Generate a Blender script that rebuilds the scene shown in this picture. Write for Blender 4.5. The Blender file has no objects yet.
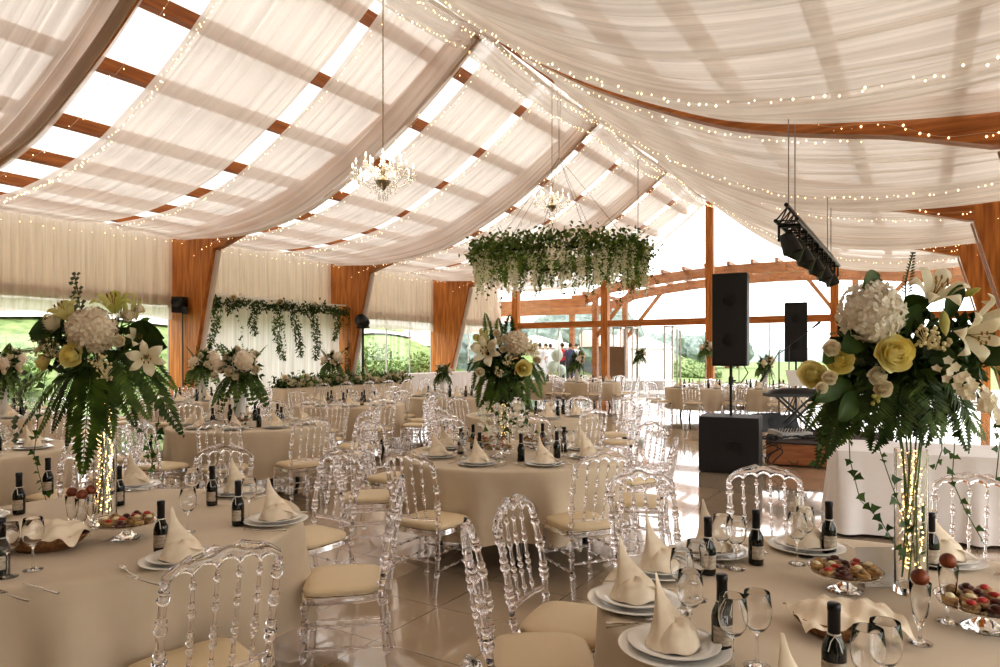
import bpy, math, random
from mathutils import Vector, Matrix
PI = math.pi
R0 = random.Random(7)
D = bpy.data
COL = bpy.context.scene.collection
# ------------------------------------------------------------------ camera frame
TH = math.radians(31.7); CT, ST = math.cos(TH), math.sin(TH)
F = 680.0; EYE = 1.6; HY = 355.0
def W(r, d, z=0.0):               # metres right of / in front of the viewer -> world
    return Vector((r*CT - d*ST, r*ST + d*CT, z))
def G(px, d, z=0.0):              # pixel column and distance -> world
    return W((px-500.0)/F*d, d, z)
def T(px, py, z=0.76):            # a pixel that lies on the horizontal plane z
    d = (EYE-z)*F/(py-HY)
    return G(px, d, z)
def sky(X, Y):                    # distance in front of the viewer
    return -X*ST + Y*CT
# ------------------------------------------------------------------ mesh builder
class MB:
    def __init__(s): s.v=[]; s.f=[]; s.m=[]; s.mi=0
    def add(s, vs, fs):
        o=len(s.v); s.v.extend([tuple(p) for p in vs]); s.f.extend([tuple(i+o for i in f) for f in fs]); s.m.extend([s.mi]*len(fs))
    def box(s, c, sz, rz=0, M=None):
        x,y,z=sz[0]/2,sz[1]/2,sz[2]/2
        vs=[Vector((a*x,b*y,e*z)) for a in(-1,1) for b in(-1,1) for e in(-1,1)]
        q=Matrix.Rotation(rz,3,'Z') if M is None else M
        vs=[q@p+Vector(c) for p in vs]
        s.add(vs,[(0,1,3,2),(4,6,7,5),(0,4,5,1),(2,3,7,6),(0,2,6,4),(1,5,7,3)])
    def bar(s, a, b, w, h):       # rectangular bar from a to b, h in z
        a=Vector(a); b=Vector(b); t=(b-a).normalized(); up=Vector((0,0,1))
        if abs(t.z)>.95: up=Vector((0,1,0))
        x=t.cross(up).normalized(); y=x.cross(t).normalized()
        vs=[p+x*i*w/2+y*j*h/2 for p in(a,b) for i in(-1,1) for j in(-1,1)]
        s.add(vs,[(0,1,3,2),(4,6,7,5),(0,4,5,1),(2,3,7,6),(0,2,6,4),(1,5,7,3)])
    def tube(s, pts, rad, n=8, cap=True, flat=1.0):
        pts=[Vector(p) for p in pts]; N=len(pts)
        if not hasattr(rad,'__len__'): rad=[rad]*N
        vs=[]; x=None
        for i,p in enumerate(pts):
            t=(pts[min(i+1,N-1)]-pts[max(i-1,0)])
            if t.length<1e-9: t=Vector((0,0,1))
            t.normalize()
            if x is None:
                x=t.orthogonal().normalized()
            x=(x-t*x.dot(t))
            if x.length<1e-6: x=t.orthogonal()
            x.normalize(); y=t.cross(x)
            for k in range(n):
                a=2*PI*k/n; vs.append(p+(x*math.cos(a)+y*math.sin(a)*flat)*rad[i])
        fs=[(i*n+k,i*n+(k+1)%n,(i+1)*n+(k+1)%n,(i+1)*n+k) for i in range(N-1) for k in range(n)]
        if cap: fs.append(tuple(range(n-1,-1,-1))); fs.append(tuple((N-1)*n+k for k in range(n)))
        s.add(vs,fs)
    def lathe(s, prof, n=24, M=None, c=(0,0,0), cap=False):
        vs=[]; c=Vector(c)
        for r,z in prof:
            for k in range(n):
                a=2*PI*k/n; p=Vector((r*math.cos(a),r*math.sin(a),z)); p=(M@p if M else p)+c; vs.append(p)
        N=len(prof)
        fs=[(i*n+k,i*n+(k+1)%n,(i+1)*n+(k+1)%n,(i+1)*n+k) for i in range(N-1) for k in range(n)]
        if cap: fs.append(tuple(range(n-1,-1,-1))); fs.append(tuple((N-1)*n+k for k in range(n)))
        s.add(vs,fs)
    def grid(s, fn, nu, nv, closeu=False):
        vs=[fn(i/nu,j/nv) for j in range(nv+1) for i in range(nu+(0 if closeu else 1))]
        w=nu if closeu else nu+1
        fs=[(j*w+i,j*w+(i+1)%w,(j+1)*w+(i+1)%w,(j+1)*w+i) for j in range(nv) for i in range(nu)]
        s.add(vs,fs)
    def ball(s, c, r, n=8, m=6, sc=(1,1,1), M=None, noise=0, rnd=None):
        c=Vector(c); vs=[]
        for j in range(m+1):
            b=PI*j/m
            for k in range(n):
                a=2*PI*k/n; q=1+(rnd.uniform(-noise,noise) if noise else 0)
                p=Vector((math.sin(b)*math.cos(a)*sc[0],math.sin(b)*math.sin(a)*sc[1],math.cos(b)*sc[2]))*r*q
                vs.append((M@p if M else p)+c)
        s.add(vs,[(j*n+k,(j+1)*n+k,(j+1)*n+(k+1)%n,j*n+(k+1)%n) for j in range(m) for k in range(n)])
    def leaf(s, p, d, l, w, nrm=None, fold=.15, droop=0):   # pointed leaf quad pair
        p=Vector(p); d=Vector(d).normalized(); nrm=Vector(nrm) if nrm is not None else d.orthogonal()
        x=d.cross(nrm)
        if x.length<1e-5: x=d.orthogonal()
        x.normalize(); n=x.cross(d)
        m=p+d*l*.45+n*(-fold*w); t=p+d*l-n*droop*l
        s.add([p,m+x*w*.5+n*fold*w,t,m-x*w*.5+n*fold*w,m],[(0,1,4),(1,2,4),(2,3,4),(3,0,4)])
    def build(s, name, mats, parent=None, smooth=True, loc=None, sharp=52):
        me=D.meshes.new(name); me.from_pydata(s.v,[],s.f)
        if not isinstance(mats,(list,tuple)): mats=[mats]
        for m in mats: me.materials.append(m)
        if len(mats)>1: me.polygons.foreach_set('material_index',s.m)
        if smooth: me.polygons.foreach_set('use_smooth',[True]*len(me.polygons))
        me.update()
        if smooth and sharp: me.set_sharp_from_angle(angle=math.radians(sharp))
        o=D.objects.new(name,me); COL.objects.link(o)
        if parent: o.parent=parent
        if loc is not None: o.location=loc
        return o
def tag(o,label=None,cat=None,group=None,kind=None):
    if label: o['label']=label
    if cat: o['category']=cat
    if group: o['group']=group
    if kind: o['kind']=kind
    return o
def thing(name,label,cat,loc=(0,0,0),rz=0,group=None):
    o=D.objects.new(name,None); COL.objects.link(o); o.location=loc; o.rotation_euler=(0,0,rz); o.empty_display_size=.1
    return tag(o,label,cat,group)
KIDS={}
def kids(o):
    return [c for c in o.children]
def dup(o,loc,rz=0,label=None,group=None,scale=None):
    def cp(a,par):
        b=a.copy(); COL.objects.link(b)
        if par: b.parent=par
        for ch in list(a.children): cp(ch,b)
        return b
    r=cp(o,None); r.location=loc; r.rotation_euler=(0,0,rz)
    if scale: r.scale=(scale,)*3
    if label: r['label']=label
    if group: r['group']=group
    elif 'group' in r: del r['group']
    return r
def struct(o): o['kind']='structure'; return o
# ------------------------------------------------------------------ materials
def mat(name, col, rough=.6, metal=0, spec=.5, trans=0, ior=1.45, emit=None, es=0, coat=0, sheen=0):
    m=D.materials.new(name); m.use_nodes=True; b=m.node_tree.nodes['Principled BSDF']
    b.inputs['Base Color'].default_value=(*col,1); b.inputs['Roughness'].default_value=rough
    b.inputs['Metallic'].default_value=metal; b.inputs['Specular IOR Level'].default_value=spec
    b.inputs['Transmission Weight'].default_value=trans; b.inputs['IOR'].default_value=ior
    b.inputs['Coat Weight'].default_value=coat; b.inputs['Sheen Weight'].default_value=sheen
    if emit: b.inputs['Emission Color'].default_value=(*emit,1); b.inputs['Emission Strength'].default_value=es
    return m
def nd(m,t,**k):
    n=m.node_tree.nodes.new(t)
    for a,b in k.items(): setattr(n,a,b)
    return n
def lk(m,a,b): m.node_tree.links.new(a,b)
def noisecol(m,c1,c2,scale=(5,5,5),det=3,bump=0,bdist=.01,coord='Object',lo=.3,hi=.7):
    b=m.node_tree.nodes['Principled BSDF']
    tc=nd(m,'ShaderNodeTexCoord'); mp=nd(m,'ShaderNodeMapping'); mp.inputs['Scale'].default_value=scale
    no=nd(m,'ShaderNodeTexNoise'); no.inputs['Detail'].default_value=det; no.inputs['Scale'].default_value=1
    lk(m,tc.outputs[coord],mp.inputs[0]); lk(m,mp.outputs[0],no.inputs[0])
    r=nd(m,'ShaderNodeValToRGB'); r.color_ramp.elements[0].color=(*c1,1); r.color_ramp.elements[1].color=(*c2,1)
    r.color_ramp.elements[0].position=lo; r.color_ramp.elements[1].position=hi
    lk(m,no.outputs[0],r.inputs[0]); lk(m,r.outputs[0],b.inputs['Base Color'])
    if bump:
        bp=nd(m,'ShaderNodeBump'); bp.inputs['Strength'].default_value=bump; bp.inputs['Distance'].default_value=bdist
        lk(m,no.outputs[0],bp.inputs['Height']); lk(m,bp.outputs[0],b.inputs['Normal'])
    return m
M={}
def wood(name,c1,c2,sc):
    m=mat(name,c1,.45); noisecol(m,c1,c2,sc,4,.15,.004); return m
M['wood_v']=wood('glulam_upright',(.30,.095,.018),(.62,.25,.062),(14,14,1.2))
M['wood_x']=wood('glulam_cross',(.27,.085,.017),(.55,.21,.055),(1.2,10,16))
M['wood_y']=wood('glulam_long',(.25,.075,.014),(.47,.17,.04),(10,1.2,16))
M['wood_out']=wood('glulam_outside',(.20,.075,.022),(.34,.14,.05),(2,2,8))
M['acrylic']=mat('clear_acrylic',(.96,.94,.97),.03,trans=1,ior=1.47)
M['glass']=mat('clear_glass',(.99,.99,.99),.0,trans=1,ior=1.45)
M['vinyl']=mat('cream_vinyl',(.80,.66,.45),.45)
M['porcelain']=mat('porcelain',(.80,.78,.74),.15)
M['steel']=mat('steel',(.62,.58,.52),.22,metal=1)
M['brass']=mat('brass',(.36,.30,.20),.35,metal=1)
M['black']=mat('black_plastic',(.014,.014,.015),.4)
M['blackmetal']=mat('black_metal',(.02,.02,.022),.35,metal=.3)
M['grille']=noisecol(mat('speaker_grille',(.02,.02,.022),.55),(.008,.008,.009),(.035,.035,.038),(260,260,260),1,.3,.002)
M['bottle']=mat('dark_bottle_glass',(.008,.010,.008),.06,coat=.5)
M['foil']=mat('black_foil',(.012,.011,.012),.32)
M['labelp']=noisecol(mat('bottle_label',(.5,.42,.33),.6),(.30,.25,.19),(.62,.54,.44),(60,60,160),2)
M['ribbon']=mat('ivory_ribbon',(.72,.68,.62),.5)
M['gold']=mat('gold_ring',(.6,.45,.2),.3,metal=1)
M['napkin']=noisecol(mat('cream_linen',(.80,.68,.52),.7,sheen=.2),(.80,.68,.52),(.88,.77,.61),(30,30,30),3,.1,.002)
M['basket']=noisecol(mat('wicker',(.2,.09,.03),.6),(.10,.045,.015),(.36,.18,.07),(90,90,90),2,.5,.004)
M['cable']=mat('cable',(.03,.03,.03),.5)
M['silvercable']=mat('steel_wire',(.28,.26,.24),.4,metal=.6)
# table linen
def linen(name,c1,c2):
    m=mat(name,c1,.75,sheen=.15); noisecol(m,c1,c2,(3,3,3),4,.06,.01)
    return m
M['cloth']=linen('beige_tablecloth',(.62,.52,.39),(.71,.60,.46))
M['clothw']=linen('white_tablecloth',(.78,.76,.76),(.86,.84,.84))
# foliage and petals
def leafm(name,c1,c2,tr=.3):
    m=mat(name,c1,.45); noisecol(m,c1,c2,(9,9,9),2,lo=.35,hi=.65)
    b=m.node_tree.nodes['Principled BSDF']; out=m.node_tree.nodes['Material Output']
    t=nd(m,'ShaderNodeBsdfTranslucent'); mx=nd(m,'ShaderNodeMixShader'); mx.inputs[0].default_value=tr
    src=b.inputs['Base Color'].links[0].from_socket; lk(m,src,t.inputs[0])
    lk(m,b.outputs[0],mx.inputs[1]); lk(m,t.outputs[0],mx.inputs[2]); lk(m,mx.outputs[0],out.inputs[0])
    return m
M['fern']=leafm('fern_green',(.035,.075,.010),(.12,.20,.03),.22)
M['leafd']=leafm('dark_leaf',(.020,.045,.008),(.07,.12,.022),.18)
M['leafl']=leafm('light_leaf',(.10,.20,.035),(.26,.40,.08))
M['ivy']=leafm('ivy_green',(.025,.065,.012),(.08,.15,.03),.2)
M['euca']=leafm('eucalyptus',(.07,.10,.055),(.16,.17,.10))
M['stem']=mat('stem_green',(.09,.15,.04),.5)
M['hyd']=leafm('hydrangea_cream',(.80,.68,.54),(.96,.86,.72),.25)
M['hydw']=leafm('hydrangea_white',(.86,.80,.70),(.98,.94,.87),.3)
M['rosey']=leafm('rose_yellow',(.93,.79,.28),(.99,.93,.56),.35)
M['rosec']=leafm('rose_cream',(.88,.78,.60),(.98,.93,.80),.3)
M['lily']=leafm('lily_white',(.84,.75,.55),(.96,.91,.76),.25)
M['lilyg']=leafm('lily_yellow_green',(.55,.55,.14),(.80,.74,.35),.3)
M['wist']=leafm('wisteria_white',(.86,.85,.68),(.98,.97,.88),.4)
M['ringleaf']=leafm('ring_leaf',(.07,.12,.025),(.24,.32,.09),.35)
M['anther']=mat('anther',(.30,.16,.04),.7)
M['berry']=mat('cream_berry',(.80,.70,.45),.4)
M['pastry']=noisecol(mat('pastry',(.3,.15,.05),.5),(.10,.035,.018),(.62,.40,.16),(40,40,40),3,.3,.004)
M['choc']=mat('dark_topping',(.09,.025,.015),.3)
M['redtop']=mat('red_berry',(.45,.04,.03),.3)
M['cream']=mat('cream_top',(.85,.75,.5),.5)
M['fig']=noisecol(mat('brown_fruit',(.22,.05,.02),.35),(.09,.02,.012),(.30,.08,.03),(30,30,30),2)
M['bulb']=mat('warm_bulb',(1,.8,.5),.5,emit=(1,.74,.42),es=3.2)
M['bulbw']=mat('white_bulb',(1,.9,.75),.5,emit=(1,.9,.72),es=3.5)
M['bulbv']=mat('vase_bulb',(1,.8,.5),.5,emit=(1,.62,.24),es=3.6)
for k in('bulb','bulbw','bulbv'): M[k].cycles.emission_sampling='NONE'
# window glass: mostly clear sheet
def pane(name,gl=.08):
    m=D.materials.new(name); m.use_nodes=True; n=m.node_tree.nodes; n.clear()
    o=nd(m,'ShaderNodeOutputMaterial'); t=nd(m,'ShaderNodeBsdfTransparent'); t.inputs[0].default_value=(.97,.98,.98,1)
    g=nd(m,'ShaderNodeBsdfGlossy'); g.inputs['Roughness'].default_value=.02
    mx=nd(m,'ShaderNodeMixShader'); mx.inputs[0].default_value=gl
    lk(m,t.outputs[0],mx.inputs[1]); lk(m,g.outputs[0],mx.inputs[2]); lk(m,mx.outputs[0],o.inputs[0]); return m
M['pane']=pane('window_glass')
# sheer drape: see-through weave + translucent + diffuse, fold lines run along the cloth
def sheer(name,c,transp=.22,transl=.55,fs=60,axis='U',spec=False):
    m=D.materials.new(name); m.use_nodes=True; n=m.node_tree.nodes; n.clear()
    o=nd(m,'ShaderNodeOutputMaterial'); uv=nd(m,'ShaderNodeUVMap'); mp=nd(m,'ShaderNodeMapping')
    mp.inputs['Scale'].default_value=(fs,1.2,1)
    lk(m,uv.outputs[0],mp.inputs[0])
    no=nd(m,'ShaderNodeTexNoise'); no.inputs['Scale'].default_value=1; no.inputs['Detail'].default_value=3; no.inputs['Roughness'].default_value=.65
    lk(m,mp.outputs[0],no.inputs[0])
    mp2=nd(m,'ShaderNodeMapping'); mp2.inputs['Scale'].default_value=(fs*5,.6,1); lk(m,uv.outputs[0],mp2.inputs[0])
    n2=nd(m,'ShaderNodeTexNoise'); n2.inputs['Scale'].default_value=1; n2.inputs['Detail'].default_value=1; lk(m,mp2.outputs[0],n2.inputs[0])
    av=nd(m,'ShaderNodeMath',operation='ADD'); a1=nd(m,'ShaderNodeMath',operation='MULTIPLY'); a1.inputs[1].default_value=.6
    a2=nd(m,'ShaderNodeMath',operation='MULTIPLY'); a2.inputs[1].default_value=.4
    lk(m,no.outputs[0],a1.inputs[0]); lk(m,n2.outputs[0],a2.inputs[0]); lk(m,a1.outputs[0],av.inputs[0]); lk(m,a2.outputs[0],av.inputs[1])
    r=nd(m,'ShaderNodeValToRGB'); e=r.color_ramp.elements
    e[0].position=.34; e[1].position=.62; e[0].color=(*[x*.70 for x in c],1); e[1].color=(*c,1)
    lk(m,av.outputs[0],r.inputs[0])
    df=nd(m,'ShaderNodeBsdfDiffuse'); tl=nd(m,'ShaderNodeBsdfTranslucent'); tp=nd(m,'ShaderNodeBsdfTransparent')
    tp.inputs[0].default_value=(1,.99,.97,1)
    lk(m,r.outputs[0],df.inputs[0]); lk(m,r.outputs[0],tl.inputs[0])
    m1=nd(m,'ShaderNodeMixShader'); m1.inputs[0].default_value=transl
    lk(m,df.outputs[0],m1.inputs[1]); lk(m,tl.outputs[0],m1.inputs[2])
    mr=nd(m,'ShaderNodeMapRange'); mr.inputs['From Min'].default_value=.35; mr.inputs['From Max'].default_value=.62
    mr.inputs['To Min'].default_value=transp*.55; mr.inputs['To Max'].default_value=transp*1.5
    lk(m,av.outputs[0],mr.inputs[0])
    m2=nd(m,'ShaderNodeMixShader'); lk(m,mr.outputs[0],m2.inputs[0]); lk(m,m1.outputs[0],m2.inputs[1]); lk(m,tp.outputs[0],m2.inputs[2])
    lk(m,m2.outputs[0],o.inputs[0]); return m
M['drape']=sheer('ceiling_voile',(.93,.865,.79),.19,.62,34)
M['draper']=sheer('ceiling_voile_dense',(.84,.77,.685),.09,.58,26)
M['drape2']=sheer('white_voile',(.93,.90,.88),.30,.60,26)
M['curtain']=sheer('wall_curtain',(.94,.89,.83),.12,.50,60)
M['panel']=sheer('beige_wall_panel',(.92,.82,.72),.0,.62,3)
M['darkwall']=mat('brown_back_wall',(.22,.16,.11),.8)
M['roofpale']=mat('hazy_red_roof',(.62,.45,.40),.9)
M['backdrop']=sheer('backdrop_cloth',(.98,.93,.91),.02,.5,30)
def roofm():
    m=D.materials.new('roof_sheet'); m.use_nodes=True; n=m.node_tree.nodes; n.clear()
    o=nd(m,'ShaderNodeOutputMaterial'); t=nd(m,'ShaderNodeBsdfTranslucent'); d=nd(m,'ShaderNodeBsdfDiffuse')
    t.inputs[0].default_value=(.58,.56,.545,1); d.inputs[0].default_value=(.8,.78,.75,1)
    mx=nd(m,'ShaderNodeMixShader'); mx.inputs[0].default_value=.62; lk(m,d.outputs[0],mx.inputs[1]); lk(m,t.outputs[0],mx.inputs[2]); lk(m,mx.outputs[0],o.inputs[0]); return m
M['roof']=roofm()
def tile():
    m=mat('polished_floor_tile',(.5,.4,.3),.06,spec=.8,coat=.8)
    m.node_tree.nodes['Principled BSDF'].inputs['Coat Roughness'].default_value=.03; m.node_tree.nodes['Principled BSDF'].inputs['Coat IOR'].default_value=1.6; b=m.node_tree.nodes['Principled BSDF']
    tc=nd(m,'ShaderNodeTexCoord'); br=nd(m,'ShaderNodeTexBrick'); br.offset=0; br.squash=1
    br.inputs['Scale'].default_value=1; br.inputs['Brick Width'].default_value=.6; br.inputs['Row Height'].default_value=.6
    br.inputs['Mortar Size'].default_value=.004; br.inputs['Mortar Smooth'].default_value=.3
    br.inputs['Color1'].default_value=(.60,.47,.34,1); br.inputs['Color2'].default_value=(.68,.55,.41,1); br.inputs['Mortar'].default_value=(.15,.10,.065,1)
    mp=nd(m,'ShaderNodeMapping'); mp.inputs['Location'].default_value=(.2,.13,0); lk(m,tc.outputs['Object'],mp.inputs[0]); lk(m,mp.outputs[0],br.inputs[0])
    no=nd(m,'ShaderNodeTexNoise'); no.inputs['Scale'].default_value=1.7; no.inputs['Detail'].default_value=5; lk(m,tc.outputs['Object'],no.inputs[0])
    mx=nd(m,'ShaderNodeMix',data_type='RGBA',blend_type='MULTIPLY'); mx.inputs[0].default_value=.35
    lk(m,br.outputs['Color'],mx.inputs[6]); lk(m,no.outputs[0],mx.inputs[7]); lk(m,mx.outputs[2],b.inputs['Base Color'])
    r=nd(m,'ShaderNodeMapRange'); r.inputs['To Min'].default_value=.05; r.inputs['To Max'].default_value=.13; lk(m,no.outputs[0],r.inputs[0]); lk(m,r.outputs[0],b.inputs['Roughness'])
    bp=nd(m,'ShaderNodeBump'); bp.inputs['Strength'].default_value=.2; bp.inputs['Distance'].default_value=.002; bp.invert=True
    lk(m,br.outputs['Fac'],bp.inputs['Height']); lk(m,bp.outputs[0],b.inputs['Normal']); return m
M['tile']=tile()
M['grass']=noisecol(mat('lawn',(.14,.26,.06),.9),(.07,.13,.03),(.26,.33,.12),(2.2,2.2,2.2),8)
M['hedge']=noisecol(mat('hedge',(.14,.26,.06),.9),(.05,.10,.03),(.27,.33,.15),(6,6,6),8,.8,.1,lo=.4,hi=.6)
M['bushleaf']=leafm('bush_leaf',(.07,.14,.03),(.24,.33,.10),.3)
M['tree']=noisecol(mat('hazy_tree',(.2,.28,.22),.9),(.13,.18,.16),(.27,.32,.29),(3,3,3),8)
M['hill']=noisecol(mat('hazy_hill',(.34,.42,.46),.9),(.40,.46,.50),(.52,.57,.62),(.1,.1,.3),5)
M['paving']=noisecol(mat('terrace_paving',(.42,.40,.38),.7),(.38,.36,.33),(.48,.46,.43),(3,3,3),4)
M['redroof']=noisecol(mat('red_roof',(.4,.14,.09),.8),(.36,.13,.09),(.5,.2,.14),(2,9,2),3)
M['wallw']=mat('rendered_wall',(.55,.53,.5),.8)
M['dgrey']=mat('dark_grey_wall',(.10,.11,.12),.8)
M['alu']=mat('aluminium',(.50,.48,.46),.4,metal=.4)
M['strip']=mat('window_lit_pale',(.60,.52,.47),.5)  # column inner faces: window light put into a paler colour
M['whitem']=mat('white_paint',(.85,.83,.8),.5)
M['cork']=noisecol(mat('rustic_board',(.2,.1,.05),.8),(.07,.035,.02),(.42,.28,.18),(45,45,45),2,.4,.01)
M['stage']=noisecol(mat('stage_wood',(.35,.14,.06),.5),(.25,.09,.035),(.45,.2,.09),(2,2,14),4)
M['carpet']=mat('dark_stage_top',(.05,.035,.03),.9)
M['paper']=mat('paper',(.75,.72,.68),.7)
M['skin']=mat('skin',(.5,.3,.2),.6)
M['crystal']=mat('crystal',(1,1,1),.0,trans=1,ior=1.6)
# ------------------------------------------------------------------ room geometry
RX=-7.0; GY=27.0; FR=[-.4,5.1,10.7,16.3,21.9]
_pa=[(0,7.95),(1,7.2),(2.2,6.42),(3.4,5.8),(4.8,5.22),(7,4.78),(9.0,4.6),(10.2,4.55)]
def P(a):
    a=abs(a)
    for i in range(len(_pa)-1):
        if a<=_pa[i+1][0] or i==len(_pa)-2:
            x0,y0=_pa[i]; x1,y1=_pa[i+1]
            def sl(k):
                if k<=0: return (_pa[1][1]-_pa[0][1])/(_pa[1][0]-_pa[0][0])
                if k>=len(_pa)-1: return (_pa[-1][1]-_pa[-2][1])/(_pa[-1][0]-_pa[-2][0])
                return (_pa[k+1][1]-_pa[k-1][1])/(_pa[k+1][0]-_pa[k-1][0])
            h=x1-x0; t=(a-x0)/h; m0=sl(i)*h; m1=sl(i+1)*h
            return (2*t**3-3*t*t+1)*y0+(t**3-2*t*t+t)*m0+(3*t*t-2*t**3)*y1+(t**3-t*t)*m1
def uvgrid(name,fn,nu,nv,us,vs,m,parent=None):
    b=MB(); b.grid(fn,nu,nv); o=b.build(name,m,parent)
    me=o.data; uvl=me.uv_layers.new(name='UVMap'); w=nu+1
    for l in me.loops:
        i=l.vertex_index; uvl.data[l.index].uv=((i%w)/nu*us,(i//w)/nv*vs)
    return o
def room():
    b=MB(); b.box((-7,11.9,-.05),(19.8,30.4,.1)); o=b.build('floor',M['tile'],smooth=False); struct(o)
    # roof sheet on both slopes
    b=MB()
    b.grid(lambda u,v:(RX+(u*2-1)*10.1, -3+v*30.2, P((u*2-1)*10.1)+.3),48,1); struct(b.build('ceiling',M['roof']))
    # purlins
    for side in(-1,1):
        for a in(1.0,2.2,3.4,4.75,6.1,7.4,8.7):
            b=MB(); x=RX+side*a; b.bar((x,-2.9,P(a)+.14),(x,GY+.1,P(a)+.14),.17,.2)
            tag(b.build('roof_purlin',M['wood_y'],smooth=False),'orange timber purlin running the length of the '+('left' if side<0 else 'right')+' roof slope above the drapes','timber beam','purlins of the '+('left' if side<0 else 'right')+' roof slope')
    b=MB(); b.bar((RX,-2.9,7.95),(RX,GY+.1,7.95),.2,.34); tag(b.build('ridge_beam',M['wood_y'],smooth=False),'timber ridge beam along the peak of the roof above the ridge drape','timber beam')
    nm={10.7:'second',5.1:'nearest',16.3:'third',21.9:'farthest',-.4:'rearmost'}
    for k,Y in enumerate(FR):
        for side in(-1,1):
            sd='left' if side<0 else 'right'
            def bot(a):
                if a<6.4: return P(a)-.25
                t=min(1,(a-6.4)/1.5); return (P(a)-.25)*(1-t*t)+4.22*t*t
            b=MB(); n=26; vs=[]
            for i in range(n+1):
                a=.12+i/n*(9.6-.12)
                for y in(-.12,.12): vs+= [(RX+side*a,Y+y,bot(a)),(RX+side*a,Y+y,P(a)+.24)]
            fs=[]
            for i in range(n):
                o=i*4; p=o+4
                fs+=[(o,o+1,p+1,p),(o+2,p+2,p+3,o+3),(o,p,p+2,o+2),(o+1,o+3,p+3,p+1)]
            fs+=[(0,2,3,1),(n*4,n*4+1,n*4+3,n*4+2)]
            b.add(vs,fs)
            tag(b.build('curved_rafter',M['wood_x'],smooth=False),'curved glulam rafter sweeping down from the ridge to the '+nm[Y]+' '+sd+' column','rafter')
            col=thing('timber_column','tapered orange glulam column, the '+nm[Y]+' along the '+sd+' wall','column',(RX+side*9.3,Y,0))
            b=MB(); s=side
            pts=[(.4,0),(.4,4.7),(-1.4,4.7),(-1.4,4.22),(-.3,0)]
            vs=[(s*x,y,z) for y in(-.13,.13) for x,z in pts]; m=len(pts)
            fs=[tuple(range(m)),tuple(range(2*m-1,m-1,-1))]+[(i,i+m,(i+1)%m+m,(i+1)%m) for i in range(m)]
            b.add(vs,fs); b.build('post',M['wood_v'],col,smooth=False)
            b=MB(); b.bar((s*-.335,(0 if s<0 else .1),.05),(s*-1.435,(0 if s<0 else .1),4.21),(.24 if s<0 else .04),.05); b.build('lit_inner_face',M['strip'],col,smooth=False)  # thin overlay on the inner face, its pale tone painted as window light
            b=MB(); b.box((0.05*s,0,.04),(.9,.34,.08)); b.build('base_plate',M['blackmetal'],col,smooth=False)
    # gable end
    n=0
    for a in(-8.8,-4.4,0,4.4,8.8):
        n+=1; b=MB(); h=P(a)-(0 if a else .15); w=.3 if a in(0,-4.4) else .26
        b.box((RX+a,GY,h/2),(w,.3,h))
        if a==-8.8: b.v=[]; b.f=[]; b.m=[]; b.box((RX+a,GY,2.3),(.3,.3,4.6))
        nms={-8.8:'at the left corner',-4.4:'between the left corner and the ridge',0:'tallest, under the ridge',4.4:'right of the ridge',8.8:'at the right corner'}
        tag(b.build('gable_post',M['wood_v'],smooth=False),'upright timber post of the gable end, '+nms[a],'post')
    b=MB(); b.box((RX,GY,2.93),(17.8,.2,.26)); struct(tag(b.build('trim_1',M['wood_x'],smooth=False),'horizontal timber transom across the glazed gable end','beam'))
    # gable glazing
    k=0
    for i,(a0,a1) in enumerate(((-8.8,-4.4),(-4.4,0),(0,4.4),(4.4,8.8))):
        k+=1; b=MB(); f=lambda u,v,a0=a0,a1=a1:(RX+a0+.15+(a1-a0-.3)*u,GY-.02,3.07+(P(a0+.15+(a1-a0-.3)*u)-.05-3.07)*v)
        b.grid(f,6,1); struct(b.build('window_%d'%k,M['pane'],smooth=False))
        if i in(0,2,3):
            k+=1; w=struct(D.objects.new('window_%d'%k,None)); COL.objects.link(w)
            b=MB(); b.grid(lambda u,v:(RX+a0+.15+(a1-a0-.3)*u,GY,.03+2.76*v),1,1); b.build('pane',M['pane'],w,smooth=False)
            b=MB()
            for j in range(1,4): b.box((RX+a0+(a1-a0)*j/4,GY,1.4),(.035,.05,2.78))
            b.box((RX+(a0+a1)/2,GY,.04),(a1-a0-.3,.06,.06)); b.build('window_frame',M['alu'],w,smooth=False)
    # folded glass door leaves standing open in the second bay
    for j in range(6):
        x=RX-3.9+[0,.3,.55,.8,2.2,2.5][j]
        dr=struct(D.objects.new('door_%d'%(j+1),None)); COL.objects.link(dr); dr.location=(x,GY-.2,0); dr.rotation_euler=(0,0,[1.35,1.75,1.3,1.7,.15,.1][j] if j<4 else [1.25,1.5][j-4])
        b=MB(); b.grid(lambda u,v:(u*.85-.1,0,.06+v*2.66),1,1); b.build('pane',M['pane'],dr,smooth=False)
        b=MB()
        for x0 in(-.1,.75): b.box((x0,0,1.4),(.04,.05,2.72))
        b.box((.325,0,.06),(.89,.05,.07)); b.box((.325,0,2.74),(.89,.05,.07)); b.build('door_frame',M['alu'],dr,smooth=False)
    # side walls
    yy=[-3]+FR+[GY]
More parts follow.
